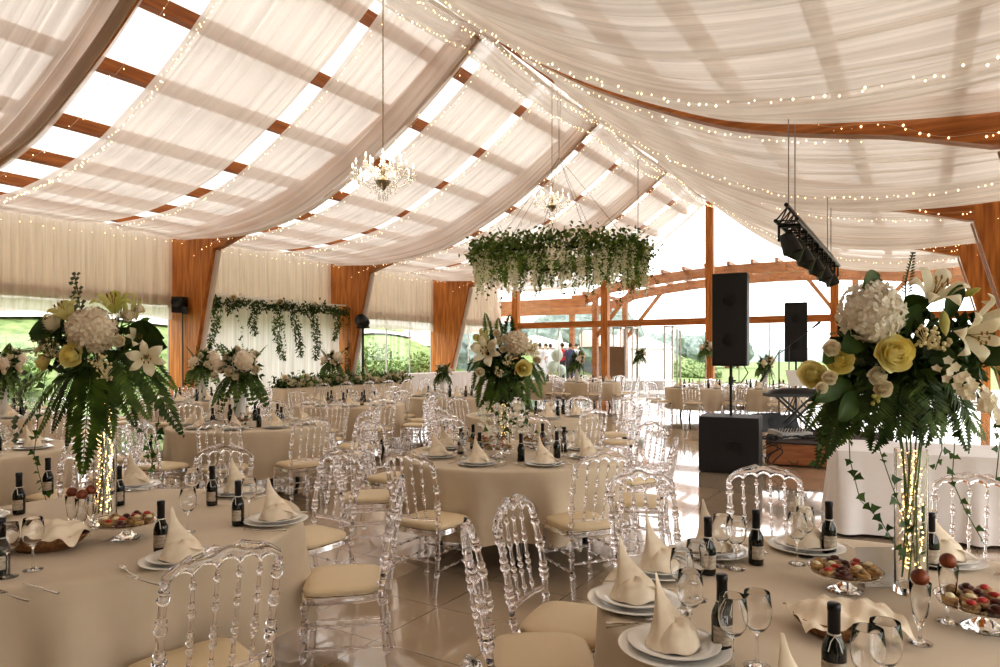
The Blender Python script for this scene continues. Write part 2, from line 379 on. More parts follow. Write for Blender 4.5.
    for side,sd in((-1,'left'),(1,'right')):
        X=RX+side*9.62
        b=MB(); b.bar((X+side*.12,-3,3.02),(X+side*.12,GY,3.02),.12,.26); struct(b.build('trim_2' if side<0 else 'trim_3',M['wood_y'],smooth=False))
        for i in range(len(yy)-1):
            y0,y1=yy[i]+.12,yy[i+1]-.12; L=y1-y0
            rr=random.Random(i*3+side)
            ph=[rr.uniform(0,6) for _ in range(4)]
            def f(u,v): 
                q=u*L; z0=2.55+.03*math.sin(q*5+ph[0])
                return (X+side*-.05+.03*math.sin(q*24+ph[1]+math.sin(q*3))+.015*math.sin(q*57+ph[2]),y0+q,z0+(4.78-z0)*v)
            o=uvgrid('wall_curtain',f,int(L*26),5,L/4,1,M['curtain'])
            lab=['behind the viewer','nearest','beside the big bouquet','above the garland backdrop','above the leafy window','beside the gable end'][i]
            tag(o,'gathered beige curtain along the top of the %s wall, %s'%(sd,lab),'curtain')
            k+=1; w=struct(D.objects.new('window_%d'%k,None)); COL.objects.link(w)
            b=MB(); b.grid(lambda u,v:(X+side*.1,y0+L*u,.03+2.85*v),1,1); b.build('pane',M['pane'],w,smooth=False)
            b=MB()
            for j in range(0,5): b.box((X+side*.1,y0+L*j/4,1.45),(.05,.035,2.85))
            b.box((X+side*.1,(y0+y1)/2,.05),(.08,L,.1)); b.build('window_frame',M['alu'],w,smooth=False)
        b=MB(); b.box((X+side*.22,12,3.95),(.04,30,1.7)); struct(b.build('wall_'+sd,M['panel'],smooth=False))
    b=MB(); b.grid(lambda u,v:(RX+(u*2-1)*9.8,-3.02,v*(P((u*2-1)*9.8)+.3)),24,1); struct(b.build('wall_back',M['darkwall'],smooth=False))
# ------------------------------------------------------------------ ceiling drapes
def strip(side,y0,y1,label,bunch=1,seed=0,top=None,bot=None,extra=0,m='drape',edge=.10,fold=1.7):
    rr=random.Random(seed); ph=[rr.uniform(0,6.28) for _ in range(10)]; Wd=y1-y0
    nu=int(Wd*30); nv=34
    def pos(u,v):
        a=.10+v*8.95; X=RX+side*a
        # gather slightly at both ends of the slope
        g=1-.0*v
        y=y0+Wd*(.5+(u-.5)*g)
        z=P(a)-.16*(1-v**3)-edge*math.sin(PI*min(1,v*1.05))
        if bunch:                 # heavy folds gathered towards the far edge
            q=max(0,(u-.55)/.45) if bunch>0 else max(0,(.45-u)/.45)
            z-=(.30*math.sin(PI*min(1,q*.93))**1.2)*(.55+.45*math.sin(PI*v))*(1-.8*v**3)
            z+=q*.045*math.sin(u*Wd*30+ph[0]+1.2*math.sin(v*3+ph[1]))
        z-=extra*math.sin(PI*u)*math.sin(PI*min(1,v*1.1))
        z-=.12*math.sin(PI*u)*(v**2)*(.45 if side<0 else .2)
        if side>0: z+=fold*(.05*math.sin(u*Wd*3.1+ph[9]+1.1*math.sin(v*2+ph[1]))+.03*math.sin(u*Wd*9+ph[0]+.8*math.sin(v*4)))*math.sin(PI*u)
        z+=.014*math.sin(u*Wd*21+ph[2]+2*math.sin(v*2.2+ph[3]))+.012*math.sin(u*Wd*47+ph[4]+1.5*math.sin(v*3.1+ph[5]))
        z+=.02*math.sin(u*Wd*6+ph[6]+3*v)
        y+=.02*math.sin(u*Wd*27+v*6+ph[7])+.05*math.sin(v*5+ph[8])*(u-.5)
        return (X,y,z)
    o=uvgrid('ceiling_drape',pos,nu,nv,Wd/2.6,1,M[m])
    tag(o,label,'drape'); return pos
def strand(path,label,seed=0,step=.085,r=.016,m='bulb',name='string_lights',jit=.045,group=None):
    rr=random.Random(seed); t=thing(name,label,'string lights',(0,0,0),0,group)
    pts=[Vector(p) for p in path]
    b=MB(); b.tube(pts,.0035,3,False); b.build('wire',M['ribbon'],t)
    b=MB(); acc=0
    for i in range(len(pts)-1):
        a,c=pts[i],pts[i+1]; L=(c-a).length; s=step-acc
        while s<L:
            p=a.lerp(c,s/L)+Vector((rr.uniform(-jit,jit),rr.uniform(-jit,jit),rr.uniform(-jit*1.3,jit*.4)))
            rad=r*rr.uniform(.45,.9)
            vs=[p+Vector(q)*rad for q in((1,0,0),(-1,0,0),(0,1,0),(0,-1,0),(0,0,1.3),(0,0,-1.3))]
            b.add(vs,[(0,2,4),(2,1,4),(1,3,4),(3,0,4),(2,0,5),(1,2,5),(3,1,5),(0,3,5)])
            s+=step*rr.uniform(.6,1.4)
        acc=max(0,L-(s-step)) if False else 0
    o=b.build('bulbs',M[m],t,smooth=False); o['kind']='stuff'
    return t
def drapes():
    Ls=[(-2.6,5.25,1,'folded voile ceiling drape at the top left corner, nearest of the left slope'),
        (6.0,8.35,0,'flat voile ceiling drape on the left slope just right of the widest roof gap'),
        (8.6,10.95,1,'voile ceiling drape with heavy folds on the left slope beside the near chandelier'),
        (11.35,13.35,0,'voile ceiling drape on the left slope behind the near chandelier'),
        (13.6,16.45,1,'voile ceiling drape with deep pleats ending at the third left column'),
        (16.8,18.85,0,'voile ceiling drape on the left slope above the garland backdrop end'),
        (19.1,22.0,1,'voile ceiling drape on the left slope before the far left column'),
        (22.4,24.4,0,'voile ceiling drape on the left slope behind the flower ring'),
        (24.7,27.1,1,'voile ceiling drape on the left slope against the gable end')]
    for i,(a,b,c,l) in enumerate(Ls): 
        f=strip(-1,a,b,l,c,i+1)
        if i>=1:
            jj=[.0,.03,.97][0]
            path=[Vector(f(.04,v/40))+Vector((0,-.02,-.03)) for v in range(1,41)]
            strand(path,'fairy lights edging the '+['','first','second','third','fourth','fifth','sixth','seventh','eighth'][i]+' left slope drape counted from the wide roof gap',i,.06 if i==1 else .12,.017 if i<3 else .02,jit=.04)
            if i==1:
                path=[Vector(f(.0,v/40))+Vector((0,-.45,.05)) for v in range(1,38)]
                strand(path,'strand of fairy lights hanging across the widest roof gap',31,.16,.014)
            if i in(2,4,6):
                path=[Vector(f(.93,v/40))+Vector((0,.05,-.05)) for v in range(1,41)]
                strand(path,'fairy lights along the folded far edge of the '+{2:'drape beside the near chandelier',4:'drape by the third left column',6:'drape before the far left column'}[i],i+50,.14,.017)
    Rs=[(-2.6,5.0,1,.10,'voile ceiling drape overhead at the top right corner with crosswise folds'),
        (5.1,10.52,0,.42,'deep sagging voile ceiling drape on the right slope before the exposed curved rafter'),
        (10.9,16.15,1,.16,'sagging voile ceiling drape on the right slope just behind the exposed curved rafter'),
        (16.45,21.75,1,.14,'sagging voile ceiling drape on the right slope above the hanging stage light bar'),
        (22.0,27.1,1,.22,'sagging voile ceiling drape on the right slope against the gable end')]
    for i,(a,b,c,e,l) in enumerate(Rs):
        f=strip(1,a,b,l,c,i+20,extra=e,m='draper',edge=.0 if i==1 else .06)
        us={0:[],1:[.55],2:[.05,.6,.97],3:[.3,.97],4:[.4,.98]}[i]
        for j,u in enumerate(us):
            path=[Vector(f(u,v/40))+Vector((0,-.02,-.045)) for v in range(1,41)]
            strand(path,'fairy lights %s the %s drape of the right slope'%(['along the near edge of','across the middle of','along the far edge of'][0 if u<.2 else 1 if u<.8 else 2],['nearest','second','third','fourth','fifth'][i]),i*7+j,.10,.018,jit=.035)
    # ridge swags between frames
    ys=FR+[GY]
    nm2=['nearest the viewer overhead','before the near chandelier','above the flower ring','third from the gable','next to the gable']
    for i in range(len(ys)-1):
        y0,y1=ys[i],ys[i+1]; rr=random.Random(i); ph=rr.uniform(0,6)
        def f(u,v): 
            s=math.sin(PI*v); w=(u-.5)
            return (RX+w*.75+.02*math.sin(u*40+v*5), y0+(y1-y0)*v, 7.66-abs(w)*.6-.13*s+.03*math.sin(u*30+ph+3*v))
        o=uvgrid('ridge_drape',f,40,24,.5,1,M['drape2'])
        tag(o,'white voile swag gathered along the ridge, '+['overhead behind the nearest frame','at the top edge of the picture','between the near chandelier and the far chandelier','beyond the far chandelier','next to the gable end'][i],'drape')
        for j,w in enumerate((.12,.9)):
            path=[Vector(f(w,v/30))+Vector((0,0,-.04-.08*math.sin(PI*v/30))) for v in range(31)]
            strand(path,'scalloped strand of fairy lights under the ridge swag, %s side, %s'%(['left','right'][j],['overhead','at the top edge','mid hall','beyond the far chandelier','by the gable'][i]),i*5+j+90,.07,.018)
    # eave strand on the left
    path=[Vector((RX-9.0,y,4.5-.10*abs(math.sin((y-5.1)/5.6*PI)))) for y in [5.1+ .25*k for k in range(68)]]
    strand(path,'strand of fairy lights along the left eave over the wall curtains','77',.16,.017)
    # lights on the right haunches
    for Y,l in((10.58,'second'),(16.18,'third'),(21.78,'farthest')):
        path=[Vector((RX+a,Y,(P(a)-.1)-(.28*max(0,(a-6.2)/2))+.05*math.sin(a*5))) for a in [5.5+.1*k for k in range(30)]]
        strand(path,'fairy lights wound on the haunch of the '+l+' right column','88',.09,.019)
        path=[Vector((RX-a,Y,(P(a)-.1)-(.28*max(0,(a-6.2)/2))+.05*math.sin(a*5))) for a in [6.5+.1*k for k in range(24)]]
        strand(path,'fairy lights wound on the haunch of the '+l+' left column','89',.1,.019)
def outside():
    b=MB()
    def h(X,Y):
        l=-X-18
        z=-.12
        if l>1: z+=3.5*min(1,(l-1)/13)+.09*max(0,l-14)
        return z+.15*math.sin(X*.9)*math.sin(Y*.7)*(1 if l>2 else 0)
    b.grid(lambda u,v:(-17-u*50,-25+v*75,h(-17-u*50,-25+v*75)),60,60); tag(struct(b.build('ground_slope',M['grass'])),'grassy bank rising outside the left windows','ground')
    b=MB(); b.grid(lambda u,v:(-29.6-u*1.5-1.2*math.sin(v*4),-25+v*75,h(-29.6-u*1.5-1.2*math.sin(v*4),-25+v*75)+.14),2,60); tag(b.build('gravel_path',M['wallw']),'pale path running along the grassy bank','path',kind='structure')
    b=MB(); b.box((-10,33.1,-.08),(34,12,.1)); struct(tag(b.build('terrace_paving',M['paving'],smooth=False),'pale terrace paving beyond the gable','ground'))
    b=MB(); b.box((-20,120,-.22),(280,190,.1)); b.box((17,10,-.22),(28,60,.1)); struct(tag(b.build('lawn',M['grass'],smooth=False),'lawn around the hall','ground'))
    # canopy
    def arch(X,Y=None): 
        return 4.25+.95*max(0,1-((X+5.6)/9.2)**2) if X>-13.2 else 4.25
    can=thing('arched_canopy','outdoor timber canopy with an arched roof beyond the gable end','canopy',(-6,32,0))
    def W2(x,y,z): return (x+6,y-32,z)
    for Y in(29.6,33.4):
        b=MB(); n=24
        for i in range(n):
            x0=-14.2+i*19.2/n; x1=x0+19.2/n+.02
            b.bar(W2(x0,Y,arch(x0)),W2(x1,Y,arch(x1)),.18,.42)
        b.build('arched_beam',M['wood_out'],can,smooth=False)
    b=MB()
    for i in range(20):
        x=-13.5+i*.95; b.bar(W2(x,29.3,arch(x)+.28),W2(x,33.8,arch(x)+.28),.12,.16)
    b.build('rungs',M['wood_out'],can,smooth=False)
    for x,y in((-13,29.6),(-13,33.4),(-2.4,33.4),(3.4,33.4),(3.4,29.6)):
        b=MB(); b.bar(W2(x,y,-.05),W2(x,y,arch(x)-.15),.24,.24); b.build('canopy_post',M['wood_out'],can,smooth=False)
        for s in(-1,1):
            if -13.5<x+s*2<4.5:
                b=MB(); b.bar(W2(x,y,2.4),W2(x+s*1.9,y,arch(x+s*1.9)-.15),.14,.16); b.build('brace',M['wood_out'],can,smooth=False)
    can=thing('flat_canopy','flat timber canopy left of the arched one beyond the gable','canopy',(-18,31,0))
    for Y,z in((29.4,4.1),(32.5,3.95)):
        b=MB(); b.bar((-4.5,Y-31,z),(4.6,Y-31,z),.18,.42); b.build('beam',M['wood_out'],can,smooth=False)
    for x in(-2.2,2.4):
        b=MB(); b.bar((x,1.5,-.05),(x,1.5,3.8),.24,.24); b.build('canopy_post',M['wood_out'],can,smooth=False)
    # hedges, trees, hills
    rr=random.Random(5)
    def bush(c,r,label,cat='shrub',m='hedge',sc=(1,1,1),name='shrub',grp=None):
        b=MB(); n,mm=28,18
        ph=[rr.uniform(0,6) for _ in range(6)]
        for_=[]
        b.ball(c,r,n,mm,sc,noise=.09,rnd=rr)
        tag(b.build(name,M[m],smooth=False),label,cat,grp)
    # hedge slope seen right of the centre post and folding doors
    for i,(px,d,r) in enumerate(((655,62,2.0),(668,60,1.9),(681,57,1.55),(694,54,1.2),(706,52,.9),(643,64,2.1))):
        p=G(px,d); bush((p.x,p.y,.1),r*.8,'bright green clipped shrub on the slope beyond the folding doors',m='hedge',sc=(1.6,1.3,1.0),grp='shrubs beyond the folding doors')
    for i in range(7):
        px=655+i*14+rr.uniform(-4,4); d=80+rr.uniform(0,20); p=G(px,d)
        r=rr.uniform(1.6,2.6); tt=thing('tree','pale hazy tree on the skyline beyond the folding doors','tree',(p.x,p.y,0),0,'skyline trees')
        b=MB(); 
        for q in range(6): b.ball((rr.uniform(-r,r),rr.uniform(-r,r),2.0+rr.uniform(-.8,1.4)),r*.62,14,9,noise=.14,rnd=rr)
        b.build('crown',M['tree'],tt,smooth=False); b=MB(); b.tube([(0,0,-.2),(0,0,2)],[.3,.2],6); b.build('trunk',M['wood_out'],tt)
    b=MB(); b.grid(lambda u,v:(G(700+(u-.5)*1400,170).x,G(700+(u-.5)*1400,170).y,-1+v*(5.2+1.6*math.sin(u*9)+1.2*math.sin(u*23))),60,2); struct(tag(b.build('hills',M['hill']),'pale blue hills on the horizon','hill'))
    # leafy shrubs outside the left windows
    for i,(X_,Y_,r) in enumerate(((-21.5,8.5,1.2),(-22.5,12.5,1.3),(-20.5,18.2,1.35),(-22,20.6,1.9),(-24,23.5,1.5),(-21.5,23.4,1.5),(-20.6,26,1.3),(-25,17.5,1.3),(-23.5,5,1.0))):
        z0=h(X_,Y_); tt=thing('shrub','leafy green shrub on the bank outside the left windows','shrub',(X_,Y_,z0),i,'shrubs outside the left windows')
        b=MB()
        for q in range(900):
            d_=Vector((rr.gauss(0,1),rr.gauss(0,1),abs(rr.gauss(0,1)))).normalized()*r*rr.uniform(.55,1.08); b.leaf(d_,Vector((rr.uniform(-1,1),rr.uniform(-1,1),rr.uniform(-.2,1))),.22,.12,(rr.uniform(-1,1),rr.uniform(-1,1),1),.1)
        b.build('foliage',M['bushleaf'],tt,smooth=False); b=MB()
        for q in range(6): b.tube([(0,0,-.2),(math.cos(q)*r*.3,math.sin(q)*r*.3,r*.4),(math.cos(q)*r*.6,math.sin(q)*r*.6,r*.75)],[.03,.02,.01],5)
        b.build('branches',M['wood_out'],tt)
    # trees behind the terrace
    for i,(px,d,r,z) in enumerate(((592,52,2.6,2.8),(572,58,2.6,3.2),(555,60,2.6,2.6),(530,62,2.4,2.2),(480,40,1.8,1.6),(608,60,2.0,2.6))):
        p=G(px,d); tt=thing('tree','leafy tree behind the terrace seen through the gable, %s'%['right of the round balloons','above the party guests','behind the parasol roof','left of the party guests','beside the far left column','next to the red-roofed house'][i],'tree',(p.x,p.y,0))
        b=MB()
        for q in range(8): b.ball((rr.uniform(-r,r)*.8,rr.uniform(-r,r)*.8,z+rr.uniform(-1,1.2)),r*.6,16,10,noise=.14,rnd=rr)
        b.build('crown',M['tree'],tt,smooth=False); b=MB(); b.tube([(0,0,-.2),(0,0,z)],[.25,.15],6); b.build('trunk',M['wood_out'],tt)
    # houses
    def house(px,d,w,dp,hh,rh,rz,label,wm='wallw'):
        p=G(px,d); t=thing('house',label,'building',(p.x,p.y,0),rz)
        b=MB(); b.box((0,0,hh/2),(w,dp,hh)); b.build('walls',M[wm],t,smooth=False)
        b=MB(); e=.4; vs=[(-w/2-e,-dp/2-e,hh),(w/2+e,-dp/2-e,hh),(w/2+e,dp/2+e,hh),(-w/2-e,dp/2+e,hh),(-w/2-e,0,hh+rh),(w/2+e,0,hh+rh)]
        b.add(vs,[(0,1,5,4),(2,3,4,5),(0,4,3),(1,2,5),(0,3,2,1)]); b.build('roof',M['roofpale'],t,smooth=False)
        for x in(-w/4,w/4):
            b=MB(); b.box((x,-dp/2-.02,hh*.55),(w*.14,.05,hh*.3)); b.build('window',M['dgrey'],t,smooth=False)
    house(607,50,3.0,5,2.2,1.2,.9,'dark walled house with a red pitched roof beyond the folding doors','dgrey')
    house(528,75,8,8,4.0,1.8,.4,'pale house with a pink-red roof above the terrace guests')
    house(452,48,6,6,2.2,1.2,.5,'low brown house seen past the far left column','dgrey')
    # parasol canopy on the terrace, white tent
    p=G(535,44); t=thing('parasol','large white terrace parasol above the guests','parasol',(p.x,p.y,0))
    b=MB(); b.lathe([(.02,2.9),(1.6,2.5),(3.0,2.2),(3.0,2.05)],8); b.build('canopy',M['whitem'],t,smooth=False)
    b=MB(); b.tube([(0,0,0),(0,0,2.9)],.04,8); b.build('pole',M['alu'],t)
    p=G(560,40); t=thing('parasol','closed white parasol standing behind the guests','parasol',(p.x,p.y,0))
    b=MB(); b.lathe([(.02,3.0),(.12,2.6),(.28,1.5),(.24,1.1),(.1,1.0)],10); b.build('canopy',M['whitem'],t)
    b=MB(); b.tube([(0,0,0),(0,0,1.2)],.04,8); b.build('pole',M['alu'],t)
    p=G(645,42); t=thing('garden_tent','small pale garden pavilion beyond the folding doors','tent',(p.x,p.y,0),.5)
    b=MB(); vs=[(-1.6,-1.6,2.0),(1.6,-1.6,2.0),(1.6,1.6,2.0),(-1.6,1.6,2.0),(0,0,2.8)]; b.add(vs,[(0,1,4),(1,2,4),(2,3,4),(3,0,4)]); b.build('roof',M['wallw'],t,smooth=False)
    b=MB(); b.box((0,0,1.0),(2.9,2.9,2.0)); b.build('side_walls',M['whitem'],t,smooth=False)
    # balloons
    for i,(px,py,r) in enumerate(((557,355,.27),(552,367,.25),(561,370,.22))):
        d=31.0+i*.1; p=G(px,d,EYE-(py-HY)/F*d); b=MB(); b.ball((0,0,0),r,16,12,(1,1,1.15)); b.tube([(0,0,-r*1.15),(0.02,0,-r*1.15-.12)],[.03,.01],6)
        tag(b.build('balloon',mat('balloon_mint%d'%i,(.55,.68,.62),.35),loc=p),'%s pale mint balloon by the terrace guests'%['topmost','left lower','right lower'][i],'balloon')
    b=MB(); q=G(562,34); b.box((0,0,.17),(9,5,.44),TH); tag(b.build('raised_terrace',M['paving'],smooth=False,loc=(q.x,q.y,0)),'raised pale terrace carrying the party guests beyond the gable','terrace')
    # guests
    def person(px,d,rz,top,bot,label,hair=(.05,.03,.02),lift=0):
        p=G(px,d); me=D.meshes.new('person'); 
        V=[(0,0,.98),(0,0,1.22),(0,0,1.44),(0,0,1.54),(0,.015,1.66),(0,.02,1.74),
           (.10,0,.92),(.12,.02,.50),(.12,-.02,.09),(.13,.12,.03),
           (-.10,0,.92),(-.12,.04,.50),(-.12,0,.09),(-.13,.14,.03),
           (.19,0,1.42),(.26,-.02,1.14),(.24,.12,.92),(.24,.17,.84),
           (-.19,0,1.42),(-.27,0,1.14),(-.22,.18,1.0),(-.21,.24,.94)]
        E=[(0,1),(1,2),(2,3),(3,4),(4,5),(0,6),(6,7),(7,8),(8,9),(0,10),(10,11),(11,12),(12,13),(2,14),(14,15),(15,16),(16,17),(2,18),(18,19),(19,20),(20,21)]
        Rr=[.15,.14,.15,.06,.095,.07,.10,.065,.045,.04,.10,.065,.045,.04,.065,.045,.035,.035,.065,.045,.035,.035]
        me.from_pydata(V,E,[]); me.materials.append(M['skin']); o=D.objects.new('person',me); COL.objects.link(o)
        o.location=(p.x,p.y,lift); o.rotation_euler=(0,0,rz); tag(o,label,'person')
        sm=o.modifiers.new('s','SKIN'); 
        for i,s in enumerate(me.skin_vertices[0].data): s.radius=(Rr[i],Rr[i]*.8); s.use_root=(i==0)
        o.modifiers.new('ss','SUBSURF').levels=1; o.modifiers['ss'].render_levels=1
        b=MB(); b.lathe([(.165,.88),(.17,1.0),(.15,1.15),(.175,1.35),(.15,1.45),(.07,1.5)],14,Matrix.Diagonal((1.15,.85,1)).to_3x3())
        for s in(-1,1): b.tube([(s*.16,0,1.43),(s*.22,0,1.32),(s*.265,-.01,1.14)],[.07,.065,.055],8)
        b.build('shirt',mat('shirt_%d'%int(px),top,.8),o)
        b=MB()
        if bot[3]: b.lathe([(.165,1.0),(.2,.8),(.26,.5),(.28,.45)],14)
        else:
            b.lathe([(.15,1.02),(.175,.9),(.16,.82)],14,Matrix.Diagonal((1.1,.9,1)).to_3x3())
            for s in(-1,1): b.tube([(s*.09,0,.9),(s*.12,.03,.5),(s*.12,0,.08)],[.11,.08,.07],8)
        b.build('skirt' if bot[3] else 'trousers',mat('bottom_%d'%int(px),bot[:3],.8),o)
        b=MB(); b.ball((0,-.02,1.70),.105,12,8,(.9,1,1.05)); b.build('hair',mat('hair_%d'%int(px),hair,.8),o)
    person(540,33,.3,(.75,.75,.78),(.7,.7,.72,1),'guest in a white dress standing on the terrace, leftmost of the group',lift=.39)
    person(545.5,34,2.5,(.7,.72,.78),(.6,.6,.62,0),'guest in a white shirt and pale trousers turned away on the terrace',lift=.39)
    person(562,33,1.5,(.62,.02,.04),(.05,.05,.07,0),'guest in a red top standing on the terrace',lift=.39)
    person(570,33,.9,(.06,.08,.16),(.03,.04,.08,0),'guest in a dark navy suit beside the one in red',lift=.39)
    person(550.5,35,.0,(.78,.74,.74),(.75,.7,.7,1),'guest in a pale pink dress behind the balloons',lift=.39)
    person(576,35,3,(.55,.6,.68),(.2,.22,.26,0),'guest in a light blue shirt right of the navy suit',lift=.39)
# ------------------------------------------------------------------ acrylic banquet chair
def turned(b,p0,p1,r,beads,n=10,bend=(0,0,0),seg=26):
    p0=Vector(p0); p1=Vector(p1); bend=Vector(bend); ts=set(i/seg for i in range(seg+1))
    for t,a,w in beads:
        for k in(-1,-.5,0,.5,1): 
            if 0<=t+k*w<=1: ts.add(t+k*w)
    ts=sorted(ts); pts=[];rad=[]
    for t in ts:
        pts.append(p0.lerp(p1,t)+bend*math.sin(PI*t)); q=r
        for tt,a,w in beads:
            x=abs(t-tt)/w
            if x<1: q+=a*math.cos(x*PI/2)
        rad.append(q)
    b.tube(pts,rad,n)
def make_chair(lod=0):
    A=M['acrylic']; n=12 if lod==0 else 6; sg=22 if lod==0 else 8
    t=thing('acrylic_chair','','chair')
    # cushion
    b=MB(); m=28 if lod==0 else 14
    def sq(k,r):
        a=2*PI*k/m; c,s=math.cos(a),math.sin(a); e=.42
        return (abs(c)**e*math.copysign(1,c)*r,abs(s)**e*math.copysign(1,s)*r)
    prof=[(.0,.474),(.12,.474),(.175,.468),(.192,.458),(.196,.445),(.192,.432),(.0,.430)]
    vs=[]
    for r,z in prof:
        for k in range(m):
            x,y=sq(k,r); vs.append((x*(1.03+.12*(y/.2)*.5),y*1.0,z))
    N=len(prof); b.add(vs,[(i*m+k,i*m+(k+1)%m,(i+1)*m+(k+1)%m,(i+1)*m+k) for i in range(N-1) for k in range(m)])
    b.build('seat_cushion',M['vinyl'],t)
    b=MB(); vs=[]
    for r,z in((.19,.429),(.203,.426),(.205,.395),(.195,.388),(.17,.388),(.165,.40),(.165,.429)):
        for k in range(m):
            x,y=sq(k,r); vs.append((x*(1.03+.06*(y/.2)),y,z))
    N=7; b.add(vs,[(i*m+k,i*m+(k+1)%m,(i+1)*m+(k+1)%m,(i+1)*m+k) for i in range(N-1) for k in range(m)])
    b.build('seat_frame',A,t)
    bead=lambda: [(.10,.008,.03),(.30,.010,.035),(.36,.012,.03),(.42,.008,.03),(.62,.009,.04),(.69,.006,.03),(.86,.009,.03),(.93,.006,.02)]
    for s in(-1,1):
        b=MB(); turned(b,(s*.183,-.19,.44),(s*.192,-.268,.872),.0135,bead(),n,(s*.006,.012,0),sg); b.build('back_post',A,t)
        b=MB(); turned(b,(s*.183,-.19,.445),(s*.19,-.245,0),.0145,[(.12,.006,.03),(.35,.007,.03),(.42,.007,.03),(.66,.006,.04)],n,(0,.012,0),sg); b.build('leg',A,t)
        b=MB(); turned(b,(s*.185,.175,.40),(s*.19,.185,0),.0155,[(.06,.007,.04),(.3,.004,.04),(.38,.007,.03),(.66,.005,.05),(.97,.004,.03)],n,(0,0,0),sg); b.build('leg',A,t)
        b=MB()
        for z in(.28,.17): turned(b,(s*.187,-.205,z),(s*.187,.18,z),.007,[(.25,.004,.04),(.5,.004,.05),(.75,.004,.04)],max(6,n-4),(0,0,0),max(6,sg//2))
        b.build('side_stretcher',A,t)
    b=MB()
    for z in(.31,.21): turned(b,(-.187,.18,z),(.187,.18,z),.007,[(.25,.004,.04),(.5,.004,.05),(.75,.004,.04)],max(6,n-4),(0,0,0),max(6,sg//2))
    b.build('front_stretcher',A,t)
    b=MB(); turned(b,(-.187,-.218,.23),(.187,-.218,.23),.007,[(.25,.004,.04),(.5,.004,.05),(.75,.004,.04)],max(6,n-4),(0,0,0),max(6,sg//2))
    b.build('rear_stretcher',A,t)
    # scalloped top rail
    b=MB(); q=60 if lod==0 else 24; vs=[]; K=8
    for i in range(q+1):
        x=-.206+.412*i/q; u=x/.206
        ar=abs(math.sin(PI*(x+.19)/.076)) if abs(x)<.19 else 0
        lo=.842+.040*(1-u*u)+.034*ar**.55
        hi=.893+.058*(1-abs(u)**2.2)+.010*math.cos(x/.19*PI*2.5)*(1-u*u)
        if abs(u)>.97: hi-=.012
        hh=(hi-lo)/2; c=(hi+lo)/2; y=-.268-.030*(1-u*u); th=.0125
        for k in range(K):
            a=2*PI*k/K+PI/8; cc,ss=math.cos(a),math.sin(a)
            vs.append((x,y+th*math.copysign(abs(cc)**.7,cc),c+hh*math.copysign(abs(ss)**.6,ss)))
    fs=[(i*K+k,i*K+(k+1)%K,(i+1)*K+(k+1)%K,(i+1)*K+k) for i in range(q) for k in range(K)]
    fs+= [tuple(range(K-1,-1,-1)),tuple(q*K+k for k in range(K))]
    b.add(vs,fs)
    if lod==0:
        for s in(-1,1):     # scrolls on the crest
            for cx,cz,r0 in((.055,.945,.016),(.125,.930,.014)):
                pts=[]
                for k in range(14):
                    a=k/13*1.5*PI; r=r0*(1-.35*k/13); pts.append((s*(cx+math.cos(a)*r),-.282,cz+math.sin(a)*r))
                b.tube(pts,.0045,6)
            b.tube([(s*.02,-.297,.957),(s*.045,-.295,.966),(s*.085,-.290,.952),(s*.12,-.285,.944),(s*.16,-.278,.925),(s*.195,-.27,.900)],[.004,.006,.006,.006,.006,.005],6)
    b.build('top_rail',A,t)
    b=MB(); b.tube([(-.185,-.203,.515),(-.09,-.226,.512),(0,-.232,.51),(.09,-.226,.512),(.185,-.203,.515)],.011,n-2 if n>8 else 6); b.build('lower_rail',A,t)
    for x in(-.114,-.038,.038,.114):
        u=x/.206; y1=-.268-.030*(1-u*u)
        b=MB(); turned(b,(x*.95,-.229+.02*u*u,.512),(x,y1,.846+.040*(1-u*u)),.0068,[(.12,.005,.03),(.30,.006,.03),(.38,.008,.03),(.46,.005,.03),(.66,.007,.04),(.74,.005,.03),(.93,.006,.03)],max(6,n-2),(0,-.004,0),sg)
        b.build('spindle',A,t)
    return t
# ------------------------------------------------------------------ round table with cloth
def make_table(lod=0,R=.92,seed=0):
    t=thing('round_table','','table')
    b=MB(); b.lathe([(0,.755),(R-.02,.755),(R-.02,.72),(0,.72)],40); b.build('tabletop',M['black'],t,smooth=False)
    for k in range(4):
        a=PI/4+k*PI/2; b=MB(); b.tube([(math.cos(a)*.45,math.sin(a)*.45,.72),(math.cos(a)*.62,math.sin(a)*.62,.03)],.022,8); b.lathe([(0,0),(.03,0),(.03,.04),(0,.04)],8,None,(math.cos(a)*.62,math.sin(a)*.62,0)); b.build('leg',M['blackmetal'],t)
    rr=random.Random(seed); ph=[rr.uniform(0,6.28) for _ in range(6)]
    b=MB(); n=180 if lod==0 else 96
    rings=[]
    def fold(a): return .5*math.sin(9*a+ph[0]+1.2*math.sin(2*a+ph[1]))+.3*math.sin(14*a+ph[2]+math.sin(3*a+ph[3]))+.2*math.sin(23*a+ph[4])
    vs=[]; L=[]
    for r in(0.0,.2,.4,.6,.75,.85,.905): L.append((r/.92*R,None))
    for z,o in((.764,.0),(.757,.006),(.74,.013),(.70,.018),(.62,.026),(.52,.036),(.42,.046),(.32,.058),(.24,.068)): L.append((R+o,z))
    for r,z in L:
        for k in range(n):
            a=2*PI*k/n
            if z is None: zz=.768+.0012*math.sin(6*a+r*9+ph[5]); rr_=r
            else:
                w=(.764-z)/.52; rr_=r-.02*w+(fold(a)-.55)*.11*w**.9; zz=z
            vs.append((rr_*math.cos(a),rr_*math.sin(a),zz))
    N=len(L); b.add(vs,[(i*n+k,i*n+(k+1)%n,(i+1)*n+(k+1)%n,(i+1)*n+k) for i in range(N-1) for k in range(n)])
    c=b.build('tablecloth',M['cloth']); tag(c,'','tablecloth')
    return t,c
TZ=.7705
